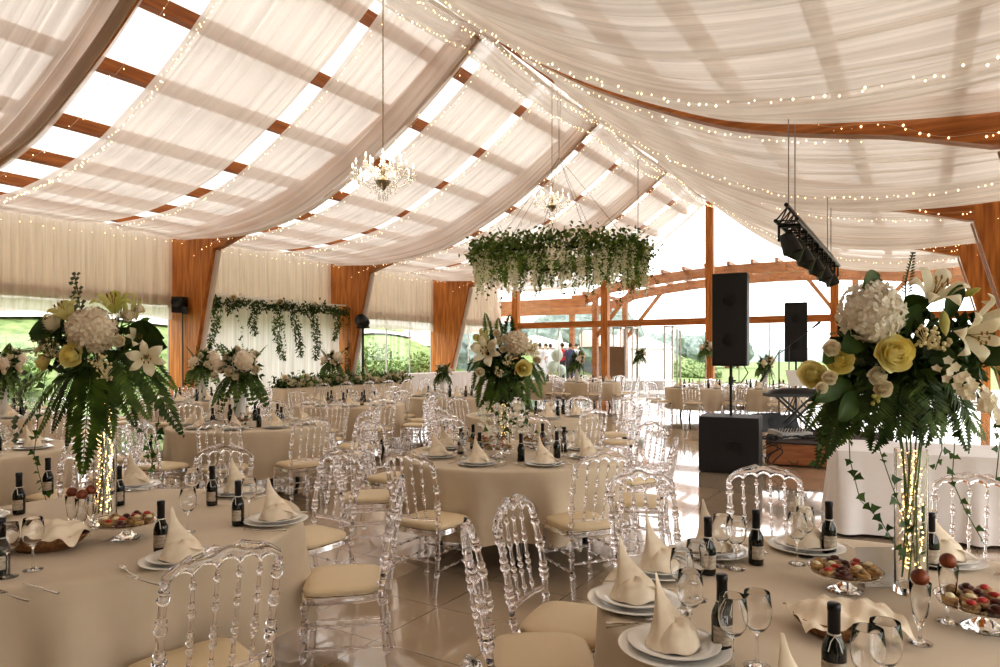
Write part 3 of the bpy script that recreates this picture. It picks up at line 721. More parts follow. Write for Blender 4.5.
# ------------------------------------------------------------------ tableware
def make_plates():
    t=thing('dinner_plates','','plates')
    def pl(R,z,n=36):
        b=MB(); b.lathe([(0,z+.004),(R*.60,z+.004),(R*.68,z+.009),(R*.98,z+.019),(R,z+.0175),(R*.99,z+.0155),(R*.68,z+.003),(R*.6,z),(0,z)],n); return b
    pl(.160,0).build('charger_plate',M['porcelain'],t); pl(.130,.0145).build('dinner_plate',M['porcelain'],t)
    return t
def make_plate(): # single plate things
    b=MB(); R=.155; z=0
    b.lathe([(0,z+.004),(R*.60,z+.004),(R*.68,z+.009),(R*.98,z+.019),(R,z+.0175),(R*.99,z+.0155),(R*.68,z+.003),(R*.6,z),(0,z)],36)
    a=b.build('charger_plate',M['porcelain'])
    b=MB(); R=.128
    b.lathe([(0,z+.004),(R*.60,z+.004),(R*.68,z+.009),(R*.98,z+.019),(R,z+.0175),(R*.99,z+.0155),(R*.68,z+.003),(R*.6,z),(0,z)],36)
    return tag(a,'','plate'),tag(b.build('dinner_plate',M['porcelain']),'','plate')
def make_napkin():
    # standing folded napkin: rounded pocket at the base, thin concave peak leaning up behind it
    b=MB()
    def f(u,v):
        a=u*2*PI; h=v; q=1-h
        r=.084*(.9*q**1.15+.1*q**3)+.0012
        crease=1+.22*abs(math.cos(a*1.5+.5))**2*(.3+.7*h)-.10
        x=r*math.cos(a)*crease*1.05; y=r*math.sin(a)*crease*.72
        y*=(1-.45*h); return (x-.038*h**1.6+.010*math.sin(h*7)*(1 if math.cos(a)>0 else .2),y+.014+.022*h,.196*h**1.02)
    b.grid(f,40,26,True)
    def g(u,v):   # rounded pocket in front
        a=-PI*1.05+u*PI*1.10; c=math.cos(v*PI/2); r=.074*(c**.5)
        zz=.062*math.sin(v*PI/2)**1.1
        k=1+.05*math.sin(3*a+1)
        return (r*math.cos(a)*k,r*math.sin(a)*.72*k-.016+.020*v,zz*(1+.15*math.cos(a+.8))+.003*math.cos(a*5))
    b.grid(g,36,9)
    def w(u,v):   # pointed flap turned over the plate on one side
        p0=Vector((.015,-.050,.050)); p1=Vector((.055,.025,.035)); t=Vector((.115,-.050,.005))
        p=p0.lerp(p1,v).lerp(t,u*.98); p.z+=.010*math.sin(PI*u)*(.5+.5*math.sin(PI*v)); return p
    b.grid(w,12,8)
    o=b.build('folded_napkin',M['napkin'],sharp=70); return tag(o,'','napkin')
def make_glass(h=.20,rb=.038,name='wine_glass',n=32,tall=False):
    b=MB()
    if not tall:
        bz=h*.46
        out=[(0,0),(.034,0),(.0345,.0022),(.02,.004),(.006,.010),(.0035,.03),(.0033,bz-.012),(.007,bz),(.020,bz+.008),(.033,bz+.026),(rb,bz+.048),(rb*.99,bz+.07),(rb*.86,h)]
    else:
        bz=.055
        out=[(0,0),(.032,0),(.0325,.0022),(.016,.004),(.006,.010),(.0045,.02),(.006,.045),(.011,bz),(.020,bz+.03),(.026,bz+.08),(.029,h)]
    inn=[(r-.0011,z) for r,z in reversed(out) if z>=bz+.007 or False]
    inn=[(max(r,.0),z) for r,z in inn]+[(0,bz+.006)]
    b.lathe(out+[(out[-1][0]-.0005,h+.0008)]+inn,n)
    o=b.build(name,M['glass']); return tag(o,'','wine glass')
def make_bottle():
    t=thing('small_wine_bottle','','bottle')
    b=MB(); b.lathe([(0,0),(.026,0),(.0285,.003),(.029,.01),(.029,.098),(.027,.112),(.018,.132),(.0135,.145),(.0130,.15),(.0125,.21),(0,.21)],28); b.build('bottle_body',M['bottle'],t)
    b=MB(); b.lathe([(.0142,.142),(.0150,.146),(.0148,.196),(.0158,.198),(.0158,.214),(.013,.2165),(0,.2165)],20); b.build('neck_foil',M['foil'],t)
    b=MB(); b.grid(lambda u,v:(.0294*math.cos(-1.25+u*2.5-PI/2),.0294*math.sin(-1.25+u*2.5-PI/2),.025+.052*v),14,1); b.build('label',M['labelp'],t)
    b=MB(); b.lathe([(.0150,.137),(.0168,.140),(.0150,.143)],16)
    for s in(-1,1): b.tube([(0,-.016,.139),(s*.010,-.026,.128),(s*.016,-.031,.105)],[.0016,.002,.0022],5,flat=.4)
    b.build('ribbon',M['ribbon'],t); return t
def make_fork():
    b=MB(); b.tube([(0,-.10,.006),(0,-.03,.004),(0,.04,.008)],[.0045,.003,.0028],6,flat=.5); b.box((0,.052,.009),(.020,.022,.002))
    for k in range(4): b.box((-.0075+.005*k,.08,.011),(.0022,.036,.0018))
    return tag(b.build('fork',M['steel']),'','fork')
def make_knife():
    b=MB(); b.tube([(0,-.11,.005),(0,-.02,.005)],[.0055,.004],6,flat=.6)
    b.add([(-.002,-.02,.005),(.010,-.01,.005),(.010,.08,.005),(.0,.11,.005),(-.002,-.02,.0065),(.010,-.01,.0065),(.010,.08,.0065),(.0,.11,.0065)],[(0,3,2,1),(4,5,6,7),(0,1,5,4),(1,2,6,5),(2,3,7,6),(3,0,4,7)])
    return tag(b.build('knife',M['steel'],smooth=False),'','knife')
def make_cake_stand(h=.10,R=.16):
    t=thing('glass_cake_stand','','cake stand')
    b=MB(); b.lathe([(0,h),(R*.95,h),(R,h+.012),(R*.98,h+.012),(R*.92,h-.006),(0,h-.006)],36); b.build('top_dish',M['glass'],t)
    b=MB(); b.lathe([(0,0),(.065,0),(.066,.004),(.03,.02),(.014,.035),(.016,h*.6),(.012,h*.75),(.03,h-.007)],24); b.build('foot',M['glass'],t)
    return t
def canapes(x,y,z,R,n,where,seed):
    rr=random.Random(seed); proto=[]
    k=0; rings=[(R*.76,int(n*.58)),(R*.34,n-int(n*.58))]
    for r,m in rings:
        for i in range(m):
            a=2*PI*i/m+rr.uniform(-.15,.15); k+=1; rq=rr.uniform(.92,1.05)*r
            t=thing('canape',['dark glazed','golden pastry','cheese topped','red berry topped'][k%4]+' bite-sized canape on the '+where,'canape',(x+rq*math.cos(a),y+rq*math.sin(a),z),rr.uniform(0,6),'canapes on the '+where)
            s=R*.20
            b=MB(); b.lathe([(0,0),(s*.95,0),(s*1.05,s*.5),(s*.95,s*.62),(0,s*.66)],12,Matrix.Diagonal((1.2,.85,1)).to_3x3()); b.build('base',M['pastry'] if k%4 else M['choc'],t)
            b=MB(); b.ball((0,0,s*.75),s*.62,10,6,(1.1,.85,.55)); b.build('topping',M[['choc','pastry','cream','redtop'][k%4]],t)
def make_basket():
    t=thing('bread_basket','','basket')
    b=MB(); n=40
    b.lathe([(0,.004),(.09,.004),(.12,.03),(.145,.062),(.150,.064),(.152,.058),(.128,.026),(.095,0),(0,0)],n); 
    for v in b.v: pass
    b.v=[(x*1.15,y*.82,z) for x,y,z in b.v]; b.build('basket_body',M['basket'],t); return t
def make_liner(seed=0):
    rr=random.Random(seed)
    b=MB()
    def f(u,v):
        x=(u-.5)*.35; y=(v-.5)*.25; r=math.hypot(x/.16,y/.115)
        z=.078+.035*math.exp(-((x+.05)/.06)**2-(y/.07)**2)+.038*math.exp(-((x-.07)/.05)**2-(y/.06)**2)+.010*math.sin(u*17+v*9)+.006*math.sin(u*31-v*12)-.055*max(0,r-.85)
        return (x,y,max(z,.03))
    b.grid(f,36,26); o=b.build('cloth_napkin',M['napkin']); return tag(o,'','napkin')
# ------------------------------------------------------------------ flowers
UPV=Vector((0,0,1))
def rnd_dir(rr,up=0):
    while 1:
        v=Vector((rr.uniform(-1,1),rr.uniform(-1,1),rr.uniform(-1,1)))
        if .05<v.length<1: return v.normalized()
def fr_(d):
    d=Vector(d).normalized(); x=d.orthogonal().normalized(); y=d.cross(x)
    return Matrix((x,y,d)).transposed()
def hydrangea(par,c,r,rr,m='hyd',n=120):
    b=MB(); c=Vector(c); b.ball(c,r*.86,14,10)
    ga=PI*(3-5**.5)
    for i in range(n):
        z=1-2*(i+.5)/n; q=math.sqrt(1-z*z); d=Vector((q*math.cos(ga*i),q*math.sin(ga*i),z))
        if d.y>.6: continue
        p=c+d*r*rr.uniform(.90,1.04); Mx=fr_((d+rnd_dir(rr)*.3)); s=r*.20*rr.uniform(.85,1.15); a0=rr.uniform(0,PI)
        for k in range(4):
            a=a0+k*PI/2; e=Mx@Vector((math.cos(a),math.sin(a),.25)); sd=Mx@Vector((-math.sin(a),math.cos(a),0)); nn=Mx@Vector((0,0,1))
            b.add([p,p+e*s*.35+sd*s*.40,p+e*s*.8+sd*s*.46+nn*s*.06,p+e*s*1.1+nn*s*.14,p+e*s*.8-sd*s*.46+nn*s*.06,p+e*s*.35-sd*s*.40],[(0,1,2,3),(0,3,4,5)])
    return b.build('hydrangea',M[m],par,smooth=False)
def rose(par,c,r,d,rr,m='rosec',name='rose'):
    b=MB(); c=Vector(c); Mx=fr_(d)
    #        n   radius open  height
    layers=[(5,.98,.30,.10),(5,.86,.16,.30),(5,.70,.04,.46),(4,.53,-.06,.60),(3,.36,-.12,.70),(3,.20,-.16,.76)]
    for li,(n,rad,op,top) in enumerate(layers):
        for k in range(n):
            a0=2*PI*k/n+li*.8+rr.uniform(-.12,.12); da=2*PI/n*.66; tl=rr.uniform(-.05,.05)
            def f(u,v):
                w=(u-.5)*2; a=a0+w*da*(1-.35*v**3)
                R_=r*rad*(.30+.70*math.sin(PI*.5*min(1,v*1.25))**.8)*(1+.07*w)+r*op*max(0,v-.55)**1.2*1.6
                z=-r*.62+r*(.62+top)*v-r*.16*w*w*v-r*op*.55*max(0,v-.6)*2+r*.03*math.sin(w*5+k)*v+r*tl*v
                return c+Mx@Vector((R_*math.cos(a),R_*math.sin(a),z))
            b.grid(f,6,6)
    b.ball(c-Mx@Vector((0,0,r*.30)),r*.55,8,6)
    b.ball(c+Mx@Vector((0,0,r*.45)),r*.20,8,6,(1,1,1.4),Mx)
    return b.build(name,M[m],par,sharp=80)
def lily(par,c,r,d,rr,m='lily',name='lily'):
    c=Vector(c); Mx=fr_(d); b=MB()
    for k in range(6):
        a=k*PI/3+rr.uniform(-.08,.08); w=(.30 if k%2 else .22)*r
        def f(u,v,a=a,w=w):
            L=r*(.12+.95*v); z=r*(-.45+.95*math.sin(v*1.9))-r*.30*max(0,v-.6)**1.3*2; ww=w*math.sin(PI*min(1,v*.93+.08))**.8*2*(u-.5); z-=abs(u-.5)*w*.5
            return c+Mx@Vector((L*math.cos(a)-ww*math.sin(a),L*math.sin(a)+ww*math.cos(a),z+.03*r*math.sin(v*12+k)*abs(u-.5)*2))
        b.grid(f,4,9)
    o=b.build(name,M[m],par)
    b=MB()
    for k in range(6):
        a=k*PI/3+.3; p=[c+Mx@Vector((0,0,-r*.4)),c+Mx@Vector((r*.10*math.cos(a),r*.10*math.sin(a),r*.2)),c+Mx@Vector((r*.22*math.cos(a),r*.22*math.sin(a),r*.5))]
        b.tube(p,r*.012,4); b.ball(p[-1],r*.045,6,4,(1,1,2))
    b.build('stamens',M['anther'],o); return o
def frond(par,p0,p1,w,rr,m='fern',droop=.15,n=22,name='fern_frond',nrm=None):
    p0=Vector(p0); p1=Vector(p1); b=MB(); L=(p1-p0).length; up=Vector((0,-.4,1)) if nrm is None else Vector(nrm)
    pts=[p0.lerp(p1,t/10)+UPV*droop*L*math.sin(PI*t/10) for t in range(11)]
    b.tube(pts,[L*.006*(1-t/14) for t in range(11)],4)
    for i in range(1,n*2+1):
        t=(i//2)/n; s=1 if i%2 else -1
        j=min(9,int(t*10)); fx=t*10-j; p=pts[j].lerp(pts[j+1],fx); tn=(pts[j+1]-pts[j]).normalized()
        sd=tn.cross(up); 
        if sd.length<.05: sd=tn.orthogonal()
        sd.normalize(); ww=w*.5*math.sin(PI*(.12+.86*t))**.7*(1.15-.55*t)
        d=(sd*s+tn*.55-Vector((0,0,1))*.12+rnd_dir(rr)*.10)
        nn=sd.cross(tn)
        b.leaf(p,d,ww*1.08,L/n*1.35,nn,.10,.10)
    return b.build(name,M[m],par,smooth=False)
def leaves(par,pts,n,l,w,rr,m='leafd',spread=.05,name='leaf_spray',out=None):
    b=MB(); pts=[Vector(p) for p in pts]
    for i in range(n):
        p=pts[rr.randrange(len(pts))]+rnd_dir(rr)*spread*rr.random(); d=rnd_dir(rr)
        if out is not None: d=(d+(p-Vector(out)).normalized()*.9).normalized()
        b.leaf(p,d,l*rr.uniform(.6,1.2),w*rr.uniform(.7,1.2),rnd_dir(rr),.15,.1)
    return b.build(name,M[m],par,smooth=False)
def ivy(par,pts,rr,size=.035,step=.045,m='ivy',name='ivy_trail'):
    b=MB(); pts=[Vector(p) for p in pts]; b.tube(pts,.0016,4)
    acc=0
    for i in range(len(pts)-1):
        L=(pts[i+1]-pts[i]).length; k=max(1,int(L/step))
        for j in range(k):
            p=pts[i].lerp(pts[i+1],(j+rr.random())/k); s=size*rr.uniform(.6,1.15)
            d=Vector((rr.uniform(-1,1),rr.uniform(-1,.2),rr.uniform(-1,.3))).normalized(); nn=Vector((rr.uniform(-.5,.5),-1,rr.uniform(-.3,.5))).normalized()
            x=d.cross(nn).normalized(); q=p+d*s*.3
            b.add([q,q+x*s*.55+d*s*.05,q+x*s*.28+d*s*.35,q+d*s*.95,q-x*s*.28+d*s*.35,q-x*s*.55+d*s*.05,q-d*s*.15],[(0,6,1,2),(0,2,3),(0,3,4),(0,4,5,6)])
    return b.build(name,M[m],par,smooth=False)
def wander(p0,p1,rr,n=8,amp=.03):
    p0=Vector(p0);p1=Vector(p1)
    return [p0.lerp(p1,i/n)+Vector((rr.uniform(-amp,amp),rr.uniform(-amp,amp)*.6,0))*(i>0) for i in range(n+1)]
def berries(par,c,r,rr,n=26,m='berry',s=.006):
    b=MB(); c=Vector(c)
    for i in range(n):
        p=c+rnd_dir(rr)*r*rr.uniform(.5,1); b.tube([c-UPV*r*.6,p],.0012,3,False); b.ball(p,s*rr.uniform(.7,1.2),6,5)
    return b.build('filler_flowers',M[m],par)
def bud(par,p0,p1,r,m='lilyg',rr=None):
    p0=Vector(p0);p1=Vector(p1); L=(p1-p0); b=MB()
    b.tube([p0,p0+L*.15,p0+L*.45,p0+L*.8,p1],[r*.4,r*.75,r,r*.6,r*.08],8); return b.build('lily_bud',M[m],par)
def stemline(par,pts,r=.003,m='stem'):
    b=MB(); b.tube(pts,r,5); return b.build('stem',M[m],par)
def vase(par_label,loc,h=.62,r=.052,lights=True,label='',group=None,rz=0):
    t=thing('glass_vase',label,'vase',loc,rz,group)
    b=MB(); b.lathe([(0,0),(r*1.05,0),(r*1.05,.012),(r,.02),(r,h),(r-.003,h),(r-.003,.022),(0,.022)],28); b.build('vase_body',M['glass'],t)
    return t
def arrangement(px0,d,zt,label,group=None):
    p=G(px0,d,zt); t=thing('flower_arrangement',label,'flower arrangement',p,TH,group); s=d/F
    def L(px,py,y=0.0): 
        q=(d+y)/d     # keep the pixel when moved in depth
        return Vector(((px-500)*s*q-(px0-500)*s, y, EYE-(py-HY)*s*q-zt))
    return t,L,s
def core(t,c,r,rr,n=260,l=.07,w=.035):
    leaves(t,[Vector(c)+rnd_dir(rr)*r*rr.random()**.4 for _ in range(40)],n,l,w,rr,'leafd',.05,out=c)
def bouquet_left():
    rr=random.Random(11); t,L,s=arrangement(104,3.35,1.38,'tall bouquet of cream hydrangea, yellow roses, lilies and ferns on the near left table')
    core(t,L(98,352,.03),.15,rr,300,.085,.04)
    core(t,L(60,345,.06),.09,rr,120,.07,.035)
    hydrangea(t,L(92,330,-.10),.102,rr,n=150); 
    rose(t,L(70,355,-.17),.052,(-.1,-1,.15),rr,'rosey'); rose(t,L(82,346,-.10),.032,(.1,-1,.4),rr,'rosey')
    rose(t,L(42,362,-.02),.040,(-.6,-.7,0),rr,'rosey'); rose(t,L(51,324,-.03),.050,(-.5,-.8,.4),rr,'rosec')
    rose(t,L(118,341,-.16),.027,(.2,-1,.2),rr,'rosec'); rose(t,L(128,315,-.05),.032,(.3,-.6,.7),rr,'rosec'); rose(t,L(139,309,0),.026,(.5,-.4,.8),rr,'rosec')
    lily(t,L(146,358,-.14),.085,(.5,-.9,-.1),rr); lily(t,L(137,339,-.05),.06,(.6,-.5,.5),rr)
    lily(t,L(65,312,-.04),.095,(-.4,-.5,.8),rr,'lilyg'); lily(t,L(113,304,-.03),.095,(.1,-.5,1),rr,'lilyg')
    for a,b_,r in(((128,322),(123,294),.013),((132,318),(135,293),.012),((136,320),(141,297),.010),((140,322),(150,318),.014),((150,352),(163,364),.014),((143,345),(158,358),.012)):
        bud(t,L(*a),L(*b_),r,'lilyg' if r<.014 else 'leafl')
    for a,b_ in(((118,335),(126,312)),((122,338),(137,309)),((115,335),(122,306))): stemline(t,[L(*a),L(*b_)],.003)
    # eucalyptus sprig
    b=MB(); p0=L(80,312); p1=L(74,272); b.tube([p0,L(78,292),p1],.003,5)
    for i in range(9):
        q=p0.lerp(p1,i/8.5)+Vector((0.01*(i%3-1),0,0)); 
        for sg in(-1,1): b.leaf(q,Vector((sg,-.1,.25)),.034-.0012*i,.034-.0014*i,(0,-1,.45),.1)
    b.build('eucalyptus_sprig',M['euca'],t,smooth=False)
    berries(t,L(52,350,-.04),.07,rr,40); berries(t,L(97,360,-.14),.045,rr,26); berries(t,L(105,372,-.14),.05,rr,30); berries(t,L(36,348,0),.05,rr,20)
    # broad leaves right
    for a,b_,w in(((125,335),(165,338),.06),((130,345),(168,347),.055),((125,348),(150,330),.05),((60,330),(30,335),.05)):
        b=MB(); p=L(*a,-.02);q=L(*b_,-.06); b.grid(lambda u,v:p.lerp(q,v)+Vector((0,0,1))*(w*(u-.5)*2*math.sin(PI*min(1,v*.95+.04))**.7+.02*math.sin(PI*v))+Vector((0,-.5,0))*w*abs(u-.5),4,8); b.build('broad_leaf',M['leafd'],t)
    for a,b_,w,y,dr in(((92,358),(82,476),.25,-.16,.02),((80,362),(52,432),.16,-.12,.05),((70,365),(22,428),.15,-.06,.06),((60,350),(8,352),.10,.02,.05),((60,362),(18,392),.14,-.04,.06),
                  ((100,360),(112,440),.16,-.12,.03),((118,358),(150,420),.18,-.14,.05),((125,352),(183,436),.17,-.10,.06),((128,350),(178,392),.13,-.04,.08),((110,360),(136,428),.15,-.06,.04),((86,362),(66,448),.15,-.10,.03),((75,360),(36,440),.13,.04,.05),((100,365),(98,432),.18,.02,.03)):
        frond(t,L(*a,y+.06),L(*b_,y),w,rr,'fern' if rr.random()<.75 else 'leafd',dr,26)
    for pts in(((128,380),(135,410),(147,440),(155,474)),((150,385),(160,410),(157,432),(151,470)),((146,372),(163,392),(168,410)),((45,380),(38,420),(34,455),(46,500))):
        P3=[]
        for i in range(len(pts)-1): P3+=[L(*pts[i],-.05).lerp(L(*pts[i+1],-.05),k/3) for k in range(3)]
        P3.append(L(*pts[-1],-.05)); ivy(t,P3,rr,.036,.036)
    b=MB()
    for i in range(16):
        q=L(28,372).lerp(L(17,440),i/15)+Vector((.01*math.sin(i),0,0)); b.leaf(q,Vector((rr.choice((-1,1)),-.5,rr.uniform(-.3,.3))),.03,.034,(0,-1,.2),.1)
    b.build('eucalyptus_sprig',M['euca'],t,smooth=False)
    return t
def bouquet_right():
    rr=random.Random(12); t,L,s=arrangement(911,2.38,1.27,'tall bouquet of white hydrangea, lilies, yellow roses and ferns on the near right table')
    core(t,L(905,355,.03),.14,rr,340,.075,.038); core(t,L(955,350,.06),.11,rr,220,.07,.035); core(t,L(860,350,.06),.09,rr,160,.06,.03); core(t,L(850,395,.05),.07,rr,130,.055,.03,); core(t,L(915,395,.02),.10,rr,200,.06,.03)
    hydrangea(t,L(871,313,-.08),.098,rr,'hydw',n=190)
    rose(t,L(896,353,-.15),.056,(-.05,-1,.12),rr,'rosey'); rose(t,L(840,360,-.08),.044,(-.1,-1,.3),rr,'rosey'); rose(t,L(813,374,-.03),.044,(-.2,-1,.35),rr,'rosey')
    for p,r in(((878,376),.028),((884,389),.027),((830,378),.022),((822,388),.018),((832,348),.025)): rose(t,L(*p,-.12),r,(-.1,-1,-.1),rr,'rosec')
    lily(t,L(936,291,-.08),.092,(-.05,-.8,.7),rr); lily(t,L(974,336,-.14),.084,(.1,-1,-.2),rr); lily(t,L(988,318,0),.08,(.9,-.3,.3),rr)
    bud(t,L(943,312,-.10),L(946,336,-.16),.017,'lilyg'); bud(t,L(962,296,-.05),L(981,288,-.10),.014,'lilyg'); bud(t,L(950,300),L(930,278,-.02),.012,'leafl')
    berries(t,L(926,336,-.16),.045,rr,30,s=.007); berries(t,L(874,398,-.10),.02,rr,8,'lilyg',.007); berries(t,L(940,344,-.12),.035,rr,20,s=.007)
    # cream stock flower spike drooping right
    b=MB(); p0=L(945,368,-.14); p1=L(1004,418,-.22)
    for i in range(46):
        q=p0.lerp(p1,i/46)+rnd_dir(rr)*.028; dd=fr_(Vector((rr.uniform(-.5,.5),-1,rr.uniform(-.3,.6))))
        for k in range(5):
            a=k*2*PI/5; e=dd@Vector((math.cos(a),math.sin(a),.3)); sd=dd@Vector((-math.sin(a),math.cos(a),0)); z=.016
            b.add([q,q+e*z*.6+sd*z*.5,q+e*z*1.1,q+e*z*.6-sd*z*.5],[(0,1,2,3)])
    b.build('cream_stock_spike',M['rosec'],t,smooth=False)
    # blue-green veronica sprig on top
    b=MB(); p0=L(905,300); p1=L(913,252); b.tube([p0,L(906,280),p1],.0025,5)
    for i in range(14):
        q=p0.lerp(p1,.15+i/16); 
        for sg in(-1,1): b.leaf(q,Vector((sg,-.2,.5)),.032-.0015*i,.007,(0,-1,.2),.1)
    b.build('veronica_sprig',M['leafd'],t,smooth=False)
    for a,b_,w in(((905,345),(880,372),.07),((870,335),(840,350),.07),((915,330),(905,310),.07),((925,345),(950,372),.07),((975,355),(1003,362),.06),((850,385),(815,400),.055),((860,395),(838,420),.06),((948,318),(958,285),.05),((905,312),(925,298),.06),((880,278),(862,288),.05),((835,352),(822,362),.05)):
        b=MB(); p=L(*a,-.05);q=L(*b_,-.12); ax=(q-p).cross(Vector((0,1,0))).normalized()
        b.grid(lambda u,v:p.lerp(q,v)+ax*(w*(u-.5)*1.3*math.sin(PI*min(1,v*.93+.05))**.6)+Vector((0,-.4,0))*w*abs(u-.5)+Vector((0,0,.012))*math.sin(PI*v),4,8); b.build('broad_leaf',M['leafd'],t)
    for a,b_,w,y,dr in(((905,375),(895,440),.20,-.12,.02),((925,372),(940,438),.20,-.13,.03),((945,375),(985,440),.20,-.10,.04),((870,380),(838,445),.17,-.08,.04),((850,380),(818,468),.14,-.05,.03),((895,385),(872,452),.16,-.04,.03),
                  ((965,380),(1010,425),.17,-.02,.05),((930,375),(925,446),.18,.02,.03),((840,378),(806,430),.13,0,.05),((950,370),(968,452),.16,.03,.04),((910,380),(912,436),.20,-.02,.02),((885,380),(860,436),.17,-.13,.03),((846,390),(828,455),.12,-.08,.02),((985,360),(1030,395),.15,.03,.05)):
        frond(t,L(*a,y+.05),L(*b_,y),w,rr,'fern' if rr.random()<.6 else 'leafd',dr,26)
    for pts in(((848,420),(850,460),(860,500),(880,520),(905,560)),((885,415),(878,445),(890,480),(905,520),(910,555)),((950,410),(955,440),(952,480),(965,510),(985,545)),((940,415),(942,450),(935,470)),((985,400),(1000,440),(996,480)),((830,415),(822,440),(815,470))):
        P3=[]
        for i in range(len(pts)-1): P3+=[L(*pts[i],-.04).lerp(L(*pts[i+1],-.04),k/3) for k in range(3)]
        P3.append(L(*pts[-1],-.04)); ivy(t,P3,rr,.032,.026)
    return t
def bouquet_mid():
    rr=random.Random(13); t,L,s=arrangement(504,5.75,1.30,'tall bouquet with upright fern tips and cream flowers on the middle round table')
    core(t,L(503,352),.16,rr,300,.09,.045); core(t,L(505,380),.15,rr,220,.09,.045)
    hydrangea(t,L(517,343,-.12),.10,rr,'hyd',110); rose(t,L(524,368,-.17),.062,(.1,-1,.1),rr,'rosey')
    for p,r in(((505,338),.03),((497,333),.03),((499,341),.03),((503,349),.028),((537,360),.03),((480,372),.035)): rose(t,L(*p,-.14),r,(0,-1,.3),rr,'rosec')
    lily(t,L(486,352,-.14),.13,(-.2,-1,.2),rr); lily(t,L(483,340,-.06),.10,(-.6,-.7,.4),rr,'lilyg'); lily(t,L(530,350,-.08),.09,(.6,-.7,.2),rr)
    berries(t,L(508,360,-.14),.06,rr,26,s=.008); berries(t,L(498,372,-.14),.05,rr,22,s=.008)
    for a,b_,w,y,dr in(((492,345),(485,313),.16,0,0),((500,340),(498,318),.14,.02,0),((508,340),(510,315),.16,0,0),((515,342),(522,325),.14,.02,0),
                 ((490,370),(478,408),.22,-.12,.02),((498,372),(493,404),.24,-.13,.02),((508,374),(510,402),.22,-.12,.02),((520,372),(525,402),.22,-.12,.02),((528,368),(541,398),.20,-.08,.04),((485,362),(474,390),.20,-.05,.05),((480,355),(468,372),.18,0,.08),((533,362),(545,385),.17,0,.08),((515,378),(533,412),.16,.03,.04),((495,378),(487,412),.16,.03,.04)):
        frond(t,L(*a,y+.05),L(*b_,y),w,rr,'fern',dr,18)
    for pts in(((492,395),(494,412),(500,425)),((510,395),(512,415),(520,428)),((525,395),(530,410),(528,420)),((505,400),(508,420),(512,436)),((500,400),(490,416),(488,428)),((520,398),(524,414),(535,432))):
        P3=[L(*pts[0],-.06),L(*pts[0],-.06).lerp(L(*pts[1],-.06),.5),L(*pts[1],-.06),L(*pts[2],-.06)]; ivy(t,P3,rr,.045,.04)
    b=MB()
    for i in range(90):
        q=L(rr.uniform(478,528),rr.uniform(402,432),rr.uniform(-.15,.1)); 
        for k in range(4):
            a=k*PI/2; b.leaf(q,(math.cos(a),-.3,math.sin(a)),.018,.014,(0,-1,0),.1)
    b.build('hanging_blossom',M['wist'],t,smooth=False)
    return t
def bouquet_small(label,seed=20,loc=(0,0,0)):
    rr=random.Random(seed); t=thing('flower_arrangement',label,'flower arrangement',loc,TH)
    core(t,(0,0,.12),.20,rr,220,.10,.05)
    hydrangea(t,(.10,-.14,.20),.13,rr,'hyd',60); hydrangea(t,(-.22,-.05,.14),.09,rr,'hyd',40)
    for p,r in(((-.05,-.2,.08),.055),((-.12,-.12,.24),.05),((.22,-.1,.10),.05),((.02,-.2,.02),.04),((-.28,-.08,.03),.04),((0,-.1,.34),.04),((.18,0,.28),.045)): rose(t,p,r,(p[0],-1,.2),rr,'rosec')
    for i in range(12):
        a=i*2*PI/12+.2; frond(t,(math.cos(a)*.08,math.sin(a)*.08,.05),(math.cos(a)*.34,math.sin(a)*.3,-.30-.12*rr.random()),.22,rr,'fern',.14,10)
    for i in range(5):
        a=i*1.3; frond(t,(math.cos(a)*.1,math.sin(a)*.08,.15),(math.cos(a)*.32,math.sin(a)*.2,.32+.1*rr.random()),.14,rr,'fern',.02,9)
    for i in range(5):
        a=-2.6+i*.55; x,y=math.cos(a)*.25,math.sin(a)*.2; ivy(t,wander((x,y,-.1),(x*1.1,y*1.1,-.62-.1*rr.random()),rr,6,.02),rr,.05,.05,'leafd')
    return t
def glow_coil(loc,h,r,label,seed,n=90,br=.0045):
    rr=random.Random(seed); t=thing('string_lights',label,'string lights',loc)
    b=MB(); pts=[(math.cos(i*2.1)*r*rr.uniform(.3,1.3),math.sin(i*2.1)*r*rr.uniform(.3,1.3),.03+h*i/n) for i in range(n)]
    b.tube(pts,.0008,3,False); b.build('wire',M['brass'],t); b=MB()
    for p in pts: b.ball(p,br*rr.uniform(.7,1.2),6,4)
    o=b.build('bulbs',M['bulbv'],t); o['kind']='stuff'; return t
